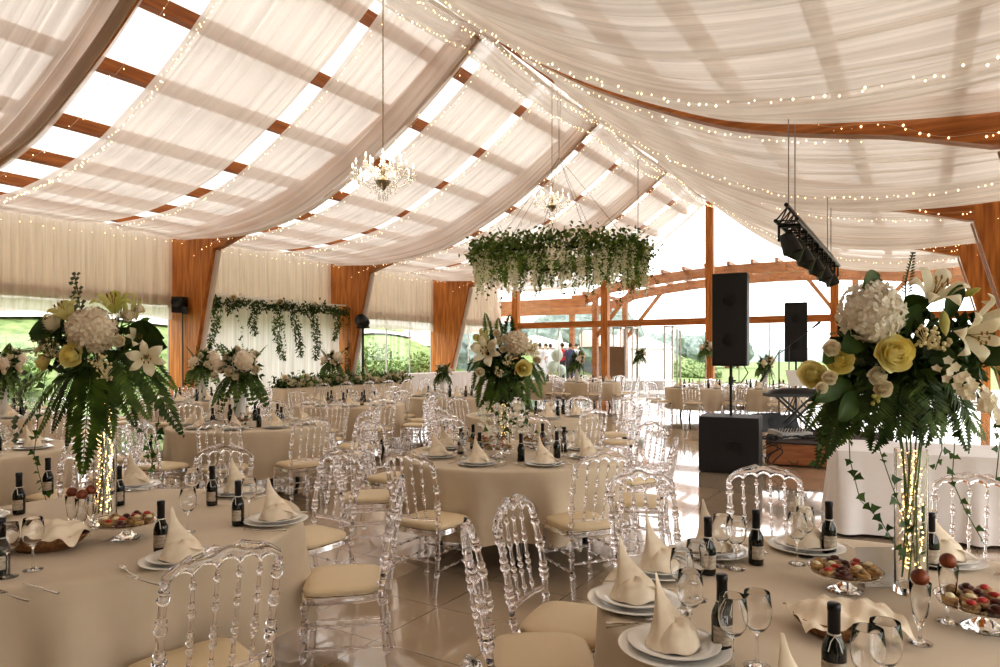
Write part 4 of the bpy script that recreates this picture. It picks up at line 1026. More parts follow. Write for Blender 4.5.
# ------------------------------------------------------------------ chandelier
def chandelier(px,py,zdrop,sc,label,lab2,arms=8):
    # hangs on the ridge line X=-7
    ph=math.atan(math.tan(0)+0)
    th=math.atan((px-500)/F); phi=TH-th; Y=7.0/math.tan(phi); d=sky(-7,Y); z=EYE+(HY-py)/F*d
    t=thing('crystal_chandelier',label,'chandelier',(-7,Y,z))
    b=MB(); top=7.7-z; b.tube([(0,0,.30*sc),(0,0,top)],.009,6); 
    for i in range(int((top-.3*sc)/.09)): b.ball((0,0,.3*sc+i*.09),.018,6,4,(.7,.7,1.2))
    b.build('chain',M['brass'],t)
    b=MB(); b.lathe([(0,-.20),(.02,-.19),(.05,-.15),(.11,-.08),(.12,-.05),(.05,-.02),(.025,.03),(.045,.08),(.02,.13),(.03,.20),(.012,.26),(.012,.33),(0,.33)],16,Matrix.Scale(sc,3)); b.build('body',M['brass'],t)
    rr=random.Random(3)
    for k in range(arms):
        for tier,(R,z0,n) in enumerate(((.46,-.02,1),(.27,.13,1))):
            if tier and k%2: continue
            a=2*PI*k/arms+tier*.4; c,s_=math.cos(a),math.sin(a)
            pts=[]
            for i in range(9):
                u=i/8; r=R*u; zz=z0-.13*math.sin(PI*u*.95)+.10*u*u
                pts.append((c*r*sc,s_*r*sc,zz*sc))
            b=MB(); b.tube(pts,.010*sc,6); e=Vector(pts[-1]); b.lathe([(0,0),(.035*sc,.008*sc),(.04*sc,.018*sc),(.01*sc,.02*sc)],10,None,e); b.tube([e+UPV*.02*sc,e+UPV*.09*sc],.011*sc,6)
            arm=b.build('arm',M['crystal'] if False else M['glassarm'],t)
            b=MB(); b.tube([e+UPV*.09*sc,e+UPV*.11*sc,e+UPV*.135*sc,e+UPV*.165*sc],[.008*sc,.014*sc,.011*sc,.001],8); b.build('candle_bulb',M['bulbw'],arm)
            b=MB()
            for j in range(5):
                aa=j*2*PI/5; q=e+Vector((math.cos(aa)*.035*sc,math.sin(aa)*.035*sc,0))
                for m_ in range(3): b.ball(q-UPV*(.02+m_*.028)*sc,.011*sc if m_<2 else .017*sc,6,4,(.7,.7,1.4))
            b.build('crystal_drops',M['glassarm'],arm)
    # crystal swags and bottom drops
    b=MB()
    for k in range(arms):
        a0,a1=2*PI*k/arms,2*PI*(k+1)/arms
        for i in range(9):
            u=i/8; a=a0+(a1-a0)*u; r=.42-.03*math.sin(PI*u); b.ball((math.cos(a)*r*sc,math.sin(a)*r*sc,(.03-.11*math.sin(PI*u))*sc),.011*sc,6,4)
        for i in range(7):
            u=i/7; b.ball((math.cos(a0)*.42*sc*(1-u),math.sin(a0)*.42*sc*(1-u),(.04+.22*u-.06*math.sin(PI*u))*sc),.011*sc,6,4)
        for rad,zz in((.12,-.16),(.2,-.14),(.07,-.26)):
            q=Vector((math.cos(a0+.3)*rad*sc,math.sin(a0+.3)*rad*sc,zz*sc))
            for m_ in range(3): b.ball(q-UPV*m_*.03*sc,(.010 if m_<2 else .018)*sc,6,4,(.7,.7,1.5))
    o=b.build('crystal_garlands',M['glassarm'],t); o['kind']='stuff'
    return t,Y
def flower_ring(Y):
    d=sky(-7,Y); z=3.78; R=1.80; rr=random.Random(9)
    t=thing('hanging_flower_ring','large hanging hoop of greenery and white wisteria below the far chandelier','flower arrangement',(-7,Y,z))
    b=MB(); b.tube([(math.cos(i*PI/24)*R,math.sin(i*PI/24)*R,0) for i in range(49)],.03,6,False); b.build('hoop',M['blackmetal'],t)
    b=MB(); 
    for i in range(5200):
        a=rr.uniform(0,2*PI); q=rr.gauss(0,.14); w=rr.gauss(0,.13)
        p=Vector((math.cos(a)*(R+q),math.sin(a)*(R+q),.12+w)); b.leaf(p,rnd_dir(rr)+Vector((0,0,.1)),.12,.065,rnd_dir(rr),.15,.1)
    b.build('greenery',M['ringleaf'],t,smooth=False)
    b=MB()
    for i in range(2200):
        a=rr.uniform(0,2*PI); p=Vector((math.cos(a)*(R+rr.gauss(0,.14)),math.sin(a)*(R+rr.gauss(0,.14)),rr.uniform(-.42,.25))); b.leaf(p,rnd_dir(rr)+Vector((0,0,-.8)),.10,.045,rnd_dir(rr),.15,.1)
    b.build('pale_leaves',M['leafl'],t,smooth=False)
    for i in range(96):
        a=i*2*PI/96+rr.uniform(-.04,.04); q=R+rr.gauss(0,.13); L=rr.uniform(.40,.85); b=MB(); x,y=math.cos(a)*q,math.sin(a)*q; z0=rr.uniform(.0,.24); b.tube([(x,y,z0+.02),(x,y,z0-L)],.004,4)
        n=int(L*170)
        for k in range(n):
            u=k/n; w=.075*(1-u)**.6+.012; p=Vector((x+rr.uniform(-w,w),y+rr.uniform(-w,w),z0-u*L)); b.leaf(p,rnd_dir(rr)+Vector((0,0,-.5)),.052,.044,rnd_dir(rr),.2)
        b.build('wisteria_cluster' if i%4 else 'leaf_trail',M['wist' if i%4 else 'leafl'],t,smooth=False)
    for i in range(14):
        a=rr.uniform(0,2*PI); q=R+rr.gauss(0,.1); x,y=math.cos(a)*q,math.sin(a)*q; ivy(t,wander((x,y,0),(x+rr.uniform(-.15,.15),y,-.7-rr.random()*.35),rr,7,.03),rr,.06,.05,'leafd','hanging_sprig')
    for i in range(4):
        a=-.2+i*.12; ivy(t,wander((math.cos(a)*R,math.sin(a)*R,0),(math.cos(a)*(R+.45),math.sin(a)*(R+.4),.05-.25*i),rr,7,.03),rr,.06,.05,'leafd','hanging_sprig')
    b=MB()
    hub=Vector((0,0,6.1-z))
    for i in range(6):
        a=i*PI/3+.3; b.tube([hub,(math.cos(a)*R,math.sin(a)*R,0.02)],.006,4)
    for dx in(-.04,.04): b.tube([hub,(dx,0,7.65-z)],.006,4)
    b.build('suspension_wires',M['silvercable'],t)
# ------------------------------------------------------------------ sound and light gear
def speaker(px,d,z0,w,h,dp,rz,label):
    p=G(px,d,z0); t=thing('loudspeaker',label,'loudspeaker',p,rz)
    b=MB(); b.box((0,0,h/2),(w,dp,h)); o=b.build('cabinet',M['black'],t,smooth=False); bv=o.modifiers.new('b','BEVEL'); bv.width=.02; bv.segments=2
    b=MB(); b.box((0,-dp/2-.006,h/2),(w*.92,.012,h*.95)); b.build('grille',M['grille'],t,smooth=False)
    for zz in(h*.28,h*.72):
        b=MB(); b.lathe([(0,.004),(w*.18,.004),(w*.20,.0),(0,0)],20,Matrix.Rotation(PI/2,3,'X'),(0,-dp/2-.013,zz)); b.build('driver_emblem',M['blackmetal'],t)
    return t
def gear():
    # subwoofer
    p=G(731,9.45); t=thing('subwoofer','low black cube subwoofer on the floor carrying the speaker pole','loudspeaker',p,TH-.43)
    b=MB(); b.box((0,0,.385),(.78,.66,.75)); o=b.build('cabinet',M['grille'],t,smooth=False); bv=o.modifiers.new('b','BEVEL'); bv.width=.015; bv.segments=2
    for x in(-.055,.055):
        b=MB(); b.box((x+.07,-.335,.38),(.085,.01,.12)); b.build('handle',M['black'],t,smooth=False)
    for x in(-.33,.33):
        for y in(-.27,.27):
            b=MB(); b.lathe([(0,0),(.025,0),(.02,.012),(0,.012)],8,None,(x,y,0)); b.build('foot',M['black'],t)
    def pole(px,d,z0,z1,label,tri=False):
        p=G(px,d,z0); t=thing('speaker_pole' if not tri else 'speaker_stand',label,'stand',p)
        b=MB(); b.tube([(0,0,0),(0,0,z1-z0)],.02,10); b.build('pole',M['blackmetal'],t)
        b=MB(); b.tube([(0,0,(z1-z0)*.62),(0,0,(z1-z0)*.78)],.032,10); b.tube([(0,0,(z1-z0)*.7),(.07,-.02,(z1-z0)*.7)],.012,6); b.build('clamp',M['black'],t)
        if tri:
            for k in range(3):
                a=k*2*PI/3+.4; b=MB(); b.tube([(0,0,.75),(math.cos(a)*.5,math.sin(a)*.5,.015)],.014,6); b.build('leg',M['blackmetal'],t)
    pole(731,9.45,.762,1.45,'black pole joining the subwoofer to the large speaker above it')
    speaker(731,9.45,1.45,.46,1.27,  .40,TH-.43,'large black speaker raised on a pole above the subwoofer')
    pole(796,15,.0,1.45,'black tripod stand under the smaller distant speaker',True)
    speaker(796,15,1.45,.46,1.30,.38,TH-.42,'smaller looking black speaker farther back near the glass gable')
    # cable hanging behind the speaker
    b=MB(); q=G(742,9.5); b.tube([G(742,9.55,1.5),G(748,9.6,1.35),G(741,9.6,1.2),G(733,9.55,1.22)],.008,6); tag(b.build('speaker_cable',M['cable']),'black cable drooping from the raised large speaker','cable')
    # stage platform
    a=G(766,9.9); c=G(900,9.2); L=(c-a).length
    ang=math.atan2(c.y-a.y,c.x-a.x); mid=(a+c)/2+Vector((-math.sin(ang),math.cos(ang),0))*1.0
    t=thing('stage_platform','low reddish wooden stage platform beside the subwoofer','stage',(mid.x,mid.y,0),ang)
    b=MB(); b.box((0,0,.17),(L,2.0,.30)); b.build('wood_base',M['stage'],t,smooth=False)
    b=MB(); b.box((0,0,.33),(L+.02,2.02,.025)); b.build('top_sheet',M['carpet'],t,smooth=False)
    # equipment on the stage
    def loc(px,d,z): return G(px,d,z)
    SZ=.3435
    p=loc(797,11.2,SZ); t=thing('keyboard_on_stand','covered black keyboard on a folding stand on the stage','keyboard',p,TH)
    b=MB(); 
    b.grid(lambda u,v:((u-.5)*1.0,(v-.5)*.34,.62+.10*math.sin(PI*v)**.5*math.sin(PI*min(1,max(0,u*1.02)))**.3),16,8); b.box((0,0,.60),(1.0,.34,.05)); b.build('cover',M['black'],t)
    b=MB()
    for s in(-1,1):
        b.bar((-.32,s*.12,.0),(.32,s*.12,.58),.03,.03); b.bar((.32,s*.12,0),(-.32,s*.12,.58),.03,.03)
    b.build('stand',M['blackmetal'],t,smooth=False)
    p=loc(800,12.3,SZ); 
    b=MB(); b.box((0,0,0),(.46,.01,.32),M=(Matrix.Rotation(TH,3,'Z')@Matrix.Rotation(-.5,3,'X'))); b.tube([(0,0,-.1),(0,0,-.82)],.015,6)
    for k in range(3): a=k*2.09; b.tube([(0,0,-.6),(math.cos(a)*.3,math.sin(a)*.3,-.83)],.01,5)
    tag(b.build('music_stand',[M['paper']],loc=(p.x,p.y,SZ+.84)),'music stand holding pale sheets behind the keyboard','music stand')
    # mixer and loose cables
    p=loc(790,10.4,SZ); t=thing('audio_mixer','silver and black audio mixer lying among cables on the stage edge','mixer',p,TH+.2)
    b=MB(); b.box((0,0,.05),(.52,.36,.10),M=Matrix.Rotation(.08,3,'X')); b.build('case',M['alu'],t,smooth=False)
    b=MB()
    for i in range(9):
        for j in range(5): b.tube([(-.2+i*.05,-.12+j*.06,.098+j*.005),(-.2+i*.05,-.12+j*.06,.122+j*.005)],.009,6)
    o=b.build('knobs',M['black'],t)
    rr=random.Random(4)
    for k in range(7):
        px,d=[(768,10.0),(778,10.2),(806,10.2),(815,10.1),(785,9.82),(772,9.78),(800,9.8)][k]
        p=loc(px,d,0); b=MB(); pts=[]
        zf=(lambda i:SZ+.012+.05*abs(math.sin(i*.9+k))) if k<4 else None
        for i in range(40):
            a=i*.42; r=.12+.05*math.sin(i*.7+k)+.02*k%.05
            z=SZ+.012+.04*abs(math.sin(i*.9+k)) if k<4 else .015+.30*abs(math.sin(i*.17+k))
            pts.append((p.x+math.cos(a)*r*(1 if k<4 else .9),p.y+math.sin(a)*r*(.8 if k<4 else .12),z))
        b.tube(pts,.008,5); tag(b.build('coiled_cable',M['cable']),['black cable coil on the stage by the subwoofer','black cable coil on the stage behind the first coil','black cable coil right of the mixer','black cable coil at the right of the stage','black cable looping down the stage front by the mixer','black cable looping down the stage front nearest the subwoofer','black cable looping down the stage front below the keyboard'][k],'cable')
    p=loc(757,10.9,SZ)
    for (px,d,w,h,dp,l) in((768,11.3,.42,.30,.3,'small black monitor wedge at the rear of the stage'),(786,11.6,.32,.24,.3,'black amplifier box behind the mixer on the stage')):
        p=loc(px,d,SZ); t=thing('stage_monitor',l,'monitor',p,TH+.3)
        b=MB(); b.add([(-w/2,-dp/2,0),(w/2,-dp/2,0),(w/2,dp/2,0),(-w/2,dp/2,0),(-w/2,-dp/6,h),(w/2,-dp/6,h),(w/2,dp/2,h*.9),(-w/2,dp/2,h*.9)],[(0,3,2,1),(0,1,5,4),(4,5,6,7),(2,3,7,6),(0,4,7,3),(1,2,6,5)]); b.build('case',M['black'],t,smooth=False)
        b=MB(); b.lathe([(0,.004),(.07,.004),(.08,0),(0,0)],16,Matrix.Rotation(PI/2-.35,3,'X'),(0,-dp/3-.008,h*.5)); b.build('driver',M['grille'],t)
    # microphone stands
    for px,d,pyt,l,px2,py2 in((779,12.8,352,'microphone stand with a long boom in front of the distant speaker',764,376),(789,13.6,346,'second microphone stand with its boom tilted up to the right',815,326)):
        p=loc(px,d,0); t=thing('microphone_stand',l,'microphone stand',p)
        b=MB(); zt=EYE-(pyt-HY)/F*d; b.tube([(0,0,.01),(0,0,zt)],.012,8); b.build('pole',M['blackmetal'],t)
        q=G(px2,d,EYE-(py2-HY)/F*d)-p; q0=Vector((0,0,zt)); dirn=(q-q0); b=MB(); b.tube([q0-dirn*.35,q],.009,6); b.build('boom',M['blackmetal'],t)
        b=MB(); b.tube([q-dirn.normalized()*.08,q,q+dirn.normalized()*.10,q+dirn.normalized()*.13],[.012,.02,.026,.02],8); b.build('microphone',M['black'],t)
        for k in range(3): a=k*2.09+.5; b=MB(); b.tube([(0,0,.15),(math.cos(a)*.3,math.sin(a)*.3,.012)],.01,5); b.build('leg',M['blackmetal'],t)
    # hanging truss with spotlights
    X=-1.5; Y0,Y1=9.6,15.1; z=3.38
    t=thing('lighting_truss','black truss bar of spotlights hanging from the roof on the right','stage light',(X,(Y0+Y1)/2,z))
    b=MB(); h=(Y1-Y0)/2
    for dx,dz in((-.13,0),(.13,0),(0,.2)): b.tube([(dx,-h,dz),(dx,h,dz)],.028,8)
    n=20
    for i in range(n):
        y=-h+i*2*h/n; y2=y+h/n
        for (a,c) in(((-.13,0),(0,.2)),((.13,0),(0,.2)),((-.13,0),(.13,0))): b.tube([(a[0],y,a[1]),(c[0],y2,c[1])],.010,5,False); b.tube([(c[0],y2,c[1]),(a[0],y+2*h/n,a[1])],.010,5,False)
    b.build('truss_bar',M['blackmetal'],t)
    for i in range(9):
        y=-h+.25+i*(2*h-.5)/8; sl=MB(); tilt=Matrix.Rotation(.5 if i%2 else -.35,3,'Y')@Matrix.Rotation(PI,3,'X')
        sl.lathe([(0,-.13),(.09,-.12),(.11,0),(.13,.14),(.12,.15),(.10,.10),(0,.08)],14,tilt,(0,y,-.26)); sl.bar((-.13,y,-.24),(-.13,y,-.03),.03,.02); sl.bar((.13,y,-.24),(.13,y,-.03),.03,.02); sl.box((.0,y,-.04),(.28,.06,.03)); sl.build('spotlight',M['black'],t)
    for y in(-h+.2,-h+.75,h-.8,h-.2):
        b=MB(); b.tube([(0,y,.2),(0,y,P(5.5)-z-.2)],.008,5); b.build('hanging_cable',M['silvercable'],t)
    b=MB(); b.tube([(-7,19,3.9),(-7,19,7.55)],.012,5); b.lathe([(0,-.05),(.05,-.03),(.05,.03),(0,.05)],8,None,(-7,19,3.9)); tag(b.build('hanging_cable',M['silvercable']),'thin bare cable hanging from the ridge right of the flower ring','cable')
    # spotlights clamped on columns
    for k,(a,Y,zz,l) in enumerate(((-16.0,10.45,2.85,'black speaker spotlight clamped on the second left column'),)):
        t=thing('wall_speaker','small black wall speaker fixed to the second left column','loudspeaker',(a,Y,zz),TH)
        b=MB(); b.box((0,-.06,.02),(.30,.24,.40)); b.lathe([(.11,0),(.14,.05),(.13,.06),(0,.03)],16,Matrix.Rotation(PI/2,3,'X'),(0,-.18,.08)); b.box((.14,-.1,-.12),(.14,.16,.18),.5); b.build('case',M['black'],t); b=MB(); b.tube([(0,0,0),(0,.15,0)],.04,8); b.build('bracket',M['blackmetal'],t)
        b=MB(); b.tube([(0.02,.06,-.15),(.02,.08,-2.8)],.018,6); b.build('cable',M['cable'],t)
    p=G(363,21.5); t=thing('stage_light_stand','black moving light on a stand right of the third left column','stage light',p)
    b=MB(); b.tube([(0,0,0),(0,0,2.5)],.035,8); b.build('pole',M['blackmetal'],t); b=MB(); b.lathe([(0,-.2),(.13,-.18),(.19,0),(.2,.16),(.17,.2),(0,.15)],14,Matrix.Rotation(1.2,3,'X'),(0,0,2.66)); b.tube([(-.2,0,2.5),(-.22,0,2.7)],.03,6); b.tube([(.2,0,2.5),(.22,0,2.7)],.03,6); b.box((0,0,2.47),(.45,.12,.06)); b.build('lamp_head',M['black'],t)
    b=MB(); b.lathe([(0,0),(.3,0),(.3,.03),(.05,.05),(0,.05)],16); b.build('base',M['blackmetal'],t)
# ------------------------------------------------------------------ head table, backdrop
def head():
    rr=random.Random(15)
    def drapedbox(x0,x1,y0,y1,name,label,m,h=.75,seed=0,cat='table'):
        t=thing('banquet_table',label,cat,((x0+x1)/2,(y0+y1)/2,0)); w,l=(x1-x0)/2,(y1-y0)/2
        b=MB(); b.box((0,0,h-.015),(2*w,2*l,.03)); b.build('tabletop',M['black'],t,smooth=False)
        for sx in(-1,1):
            for sy in(-1,1): b=MB(); b.tube([(sx*(w-.1),sy*(l-.1),0),(sx*(w-.1),sy*(l-.1),h-.03)],.02,6); b.build('leg',M['blackmetal'],t)
        ph=seed; b=MB(); per=[]; st=.04
        cs=[(w,-l),(w,l),(-w,l),(-w,-l)]; 
        for i in range(4):
            a,c=Vector(cs[i]),Vector(cs[(i+1)%4]); n=max(2,int((c-a).length/st)); nn=Vector((1,0)) if i==0 else Vector((0,1)) if i==1 else Vector((-1,0)) if i==2 else Vector((0,-1))
            for k in range(n): per.append((a.lerp(c,k/n),nn))
        vs=[];N=len(per)
        for z in(h+.012,h-.03,h-.3,.05):
            k=(h-z)/h
            for i,(p,nn) in enumerate(per):
                f=.012+.045*k*(.6+.5*math.sin(i*st*22+ph+math.sin(i*.3))); vs.append((p.x+nn.x*f,p.y+nn.y*f,z))
        b.add(vs,[(j*N+i,j*N+(i+1)%N,(j+1)*N+(i+1)%N,(j+1)*N+i) for j in range(3) for i in range(N)]); b.add([(-w-.012,-l-.012,h+.012),(w+.012,-l-.012,h+.012),(w+.012,l+.012,h+.012),(-w-.012,l+.012,h+.012)],[(0,1,2,3)])
        c=b.build('tablecloth',m,loc=t.location); tag(c,{'clothw':'white cloth','cloth':'beige cloth'}[[k for k in('clothw','cloth') if M[k]==m][0]]+' draped over the '+label,'tablecloth'); return t
    drapedbox(-13.45,-12.65,10.9,15.6,'head','long head table before the garland backdrop',M['cloth'],.80)
    drapedbox(-15.3,-14.5,17.2,22.6,'buffet','long white side table under the leafy left window',M['clothw'],.95,2)
    # big draped table on the right
    c0=G(838,6.15)
    t=thing('serving_table','white draped serving table right of the stage','table',(0,0,0),0)
    pa=G(838,6.05); pb=G(1075,5.4); ang=math.atan2(pb.y-pa.y,pb.x-pa.x); L=(pb-pa).length; mid=(pa+pb)/2+Vector((-math.sin(ang),math.cos(ang),0))*.45
    t.location=(mid.x,mid.y,0); t.rotation_euler=(0,0,ang)
    b=MB(); b.box((0,0,.72),(L,.9,.03)); b.build('tabletop',M['black'],t,smooth=False)
    for sx in(-1,1):
        for sy in(-1,1): b=MB(); b.tube([(sx*(L/2-.1),sy*.35,0),(sx*(L/2-.1),sy*.35,.71)],.02,6); b.build('leg',M['blackmetal'],t)
    b=MB(); vs=[];per=[];w,l=L/2,.45;st=.03
    cs=[(w,-l),(w,l),(-w,l),(-w,-l)]
    for i in range(4):
        a,c=Vector(cs[i]),Vector(cs[(i+1)%4]); n=int((c-a).length/st); nn=[Vector((1,0)),Vector((0,1)),Vector((-1,0)),Vector((0,-1))][i]
        for k in range(n): per.append((a.lerp(c,k/n),nn))
    N=len(per)
    for z in(.752,.73,.5,.25,.03):
        k=(.752-z)/.75
        for i,(p,nn) in enumerate(per):
            f=.012+.09*k*max(0,math.sin(i*st*13+.5*math.sin(i*.13)))**1.5; vs.append((p.x+nn.x*f,p.y+nn.y*f,z))
    b.add(vs,[(j*N+i,j*N+(i+1)%N,(j+1)*N+(i+1)%N,(j+1)*N+i) for j in range(4) for i in range(N)]); b.add([(-w-.012,-l-.012,.752),(w+.012,-l-.012,.752),(w+.012,l+.012,.752),(-w-.012,l+.012,.752)],[(0,1,2,3)])
    c=b.build('tablecloth',M['clothw'],loc=t.location); c.rotation_euler=(0,0,ang); tag(c,'white cloth hanging in pleats over the serving table right of the stage','tablecloth')
    # floral runner on head table
    t=thing('floral_runner','long runner of greenery and cream roses along the head table','flower arrangement',(-13.05,13.25,.83))
    b=MB()
    for i in range(2200):
        y=rr.uniform(-2.35,2.35); p=Vector((rr.gauss(0.12,.13),y,.02+abs(rr.gauss(0,.10))-(.12 if rr.random()<.2 else 0))); b.leaf(p,rnd_dir(rr)+Vector((.4,0,.2)),.13,.06,rnd_dir(rr),.15,.1)
    b.build('greenery',M['leafd'],t,smooth=False)
    b=MB()
    for i in range(420):
        y=rr.uniform(-2.35,2.35); p=Vector((rr.gauss(.2,.13),y,.03+abs(rr.gauss(0,.13)))); b.leaf(p,rnd_dir(rr)+Vector((.4,0,.2)),.12,.05,rnd_dir(rr),.15,.1)
    b.build('pale_leaves',M['leafl'],t,smooth=False)
    for i in range(46):
        y=-2.3+i*.1+rr.uniform(-.05,.05); rose(t,(rr.uniform(.26,.38),y,rr.uniform(.06,.26)),rr.uniform(.055,.085),(.8,-.5,.4),rr,'rosec')
    # backdrop with garlands
    X=-16.0; y0,y1=11.0,16.0
    def f(u,v): return (X+.03*math.sin(u*60)+.02*math.sin(u*141),y0+(y1-y0)*u,.02+3.15*v)
    o=uvgrid('wedding_backdrop',f,150,6,1.2,1,M['backdrop']); tag(o,'white pleated backdrop cloth hung between two left columns','backdrop')
    b=MB(); b.bar((X+.12,y0-.1,3.2),(X+.12,y1+.3,3.2),.05,.05); 
    for y in(y0-.1,y1+.3): b.bar((X+.12,y,0),(X+.12,y,3.2),.05,.05)
    tag(b.build('backdrop_frame',M['whitem'],smooth=False),'white frame bar carrying the garland backdrop','frame')
    t=thing('garland','green leafy garland with drooping trails along the top of the white backdrop','garland',(X+.2,13.6,3.2))
    b=MB()
    for i in range(900):
        y=rr.uniform(-2.6,2.7); z=-.12-.12*abs(math.sin(y*2.2)); b.leaf((rr.gauss(0,.06),y,z+rr.gauss(0,.07)),rnd_dir(rr)+Vector((.3,0,-.2)),.12,.055,rnd_dir(rr),.15,.1)
    b.build('top_swag',M['leafd'],t,smooth=False)
    for i in range(8):
        y=-2.5+i*.74+rr.uniform(-.1,.1); L=[1.4,.5,1.1,1.7,1.5,1.8,1.0,2.2][i]*rr.uniform(.85,1.1); b=MB(); n=int(L*190)
        for k in range(n):
            u=k/n; w=.16*(1-u)**.5+.02; p=(rr.uniform(-.05,.09),y+rr.uniform(-w,w)+.12*math.sin(u*4+i),-.05-u*L); b.leaf(p,rnd_dir(rr)+Vector((.2,0,-.9)),.11,.045,rnd_dir(rr),.15,.1)
        b.build('leaf_trail',M['leafd'] if i%3 else M['fern'],t,smooth=False)
        if i%2: rose(t,(.05,y,-.05),.09,(1,-.6,.1),rr,'rosec')
    for i in range(3):
        y=[-1.6,-.1,1.1][i]; ivy(t,wander((.03,y,-.1),(.06,y+.2,-2.2+.4*i),rr,8,.08),rr,.08,.07,'leafd','hanging_sprig')
    # seating board by gable
    p=G(617,25.5); t=thing('rustic_board','dark textured seating board on a stand near the folding doors','board',p,TH)
    b=MB(); b.box((0,0,1.35),(.55,.04,1.1)); b.build('board',M['cork'],t,smooth=False)
    b=MB()
    for x in(-.2,.2): b.bar((x,.05,0),(x,.03,1.6),.05,.04)
    b.bar((0,.5,0),(0,.06,1.5),.05,.04); b.build('easel',M['wood_out'],t,smooth=False)
    # thin wooden easel seen right of the stage
M['glassarm']=M['crystal']
room(); drapes(); outside()
# ------------------------------------------------------------------ tables
# name, px, distance, phrase, level of detail, chairs (list of (r,d) or ring), settings
def cen(px,d): return ((px-500)/F*d,d)
TB=dict(
 near_left=(105,3.33,'the near left table'),
 near_right=(885,2.22,'the near right table'),
 middle=(513,5.75,'the middle table'),
 back_left=(250,8.2,'the mid-left table'),
 edge_left=(-52,5.9,'the cut-off left table'),
 far_edge=(-10,9.3,'the farther cut-off left table'),
 behind=(350,11.6,'the table before the head table'),
 far_left=(188,12.6,'the table by the second left column'),
 second=(532,9.5,'the table behind the middle one'),
 third=(450,13.8,'the table by the white side table'),
 gable_a=(535,21.5,'the left far table by the gable'),
 gable_b=(590,21.0,'the right far table by the gable'),
 right_a=(702,17.4,'the left table behind the subwoofer'),
 right_b=(765,17.0,'the right table behind the subwoofer'),
)
table0,cloth0=make_table(0,seed=1); table1,cloth1=make_table(1,seed=2)
first={}
def once(key,o): 
    first[key]=o; return o
def put(key,proto,loc,rz,label,group=None,scale=None):
    if not first.get(key):
        first[key]=1; proto.location=loc; proto.rotation_euler=(0,0,rz); proto['label']=label
        if group: proto['group']=group
        if scale: proto.scale=(scale,)*3
        return proto
    return dup(proto,loc,rz,label,group,scale)
CT_={}
for i,(k,(px,d,ph)) in enumerate(TB.items()):
    p=G(px,d); CT_[k]=p; near=k in('near_left','near_right','middle')
    put('t%d'%near,table0 if near else table1,p,i*.7,'black folding table under the cloth, '+ph)
    put('c%d'%near,cloth0 if near else cloth1,p,i*1.3,'beige floor-length cloth on '+ph)
chairA=make_chair(0); chairB=make_chair(1)
def chair(r,d,tk,label,group=None,lod=0,turn=0):
    p=W(r,d); c=CT_[tk]; v=c-p; rz=math.atan2(-v.x,v.y)+turn
    return put('ch%d'%lod,chairA if lod==0 else chairB,p,rz,label,group)
base='clear acrylic chair '
man=[
 ('near_left',[(-1.12,2.50,'seen from behind at the front of the near left table'),(-.80,3.50,'at the right side of the near left table facing left'),(-1.22,4.33,'facing the viewer at the far right of the near left table'),
   (-1.95,4.55,'behind the near left table under its bouquet, right of two'),(-2.65,4.45,'behind the near left table under its bouquet, left of two')]),
 ('near_right',[(.31,2.93,'left of the near right table with its whole seat showing'),(.16,2.60,'side-on at the left edge of the near right table, seat half hidden'),(.24,1.46,'nearest the viewer, only its top at the bottom edge'),
   (.86,3.52,'behind the left rim of the near right table facing the viewer'),(1.47,3.62,'facing the viewer behind the near right table, before the serving table'),(2.36,3.42,'behind the right side of the near right table below its bouquet')]),
 ('middle',[(-.47,4.76,'seen from behind at the front left of the middle table'),(.56,4.72,'seen from behind at the front right of the middle table'),(1.10,5.40,'side-on at the right of the middle table'),(1.22,6.35,'at the far right of the middle table, back towards the glossy aisle'),
   (-1.08,5.55,'side-on at the left of the middle table'),(-1.02,6.42,'at the far left of the middle table'),(-.45,6.95,'behind the middle table, left of its bouquet'),(.30,7.02,'behind the middle table, right of its bouquet'),]),
 ('back_left',[(-3.50,7.05,'at the front left of the mid-left table'),(-2.80,6.93,'seen from behind at the front of the mid-left table'),(-2.13,7.22,'seen from behind at the front right of the mid-left table'),
   (-1.80,7.86,'at the right of the mid-left table, nearer of two'),(-1.83,8.62,'at the right of the mid-left table, farther of two'),(-4.1,7.6,'at the left side of the mid-left table'),(-2.4,9.30,'at the far right side of the mid-left table'),(-3.2,9.42,'at the far side of the mid-left table'),(-4.0,9.0,'at the far left of the mid-left table')]),
]
for k,l in man:
    for r,d,s in l: chair(r,d,k,base+s,turn=(.35 if 'seat half' in s else .2 if 'whole seat' in s else -.3 if 'nearest the viewer' in s else 0))
def ring(k,n,a0,R=1.22,skip=()):
    c=CT_[k]; px,dd,ph=TB[k]
    for i in range(n):
        if i in skip: continue
        a=a0+2*PI*i/n; x,y=c.x+R*math.cos(a),c.y+R*math.sin(a)
        p=Vector((x,y,0)); v=c-p
        put('ch1',chairB,p,math.atan2(-v.x,v.y)+R0.uniform(-.12,.12),base+'pushed up to '+ph,'chairs around '+ph)
ring('edge_left',8,.3); ring('far_edge',9,.1); ring('behind',9,.25); ring('far_left',9,.5); ring('second',9,.15); ring('third',9,.3); ring('gable_a',8,.2); ring('gable_b',8,.5); ring('right_a',8,.1); ring('right_b',8,.4)
# chairs along the head table
for i in range(6):
    for sx in(-1,1):
        if sx<0: continue
        put('ch1',chairB,Vector((-12.2,11.4+i*.78,0)),PI/2+R0.uniform(-.1,.1),base+'lined along the hall side of the head table','chairs along the head table')
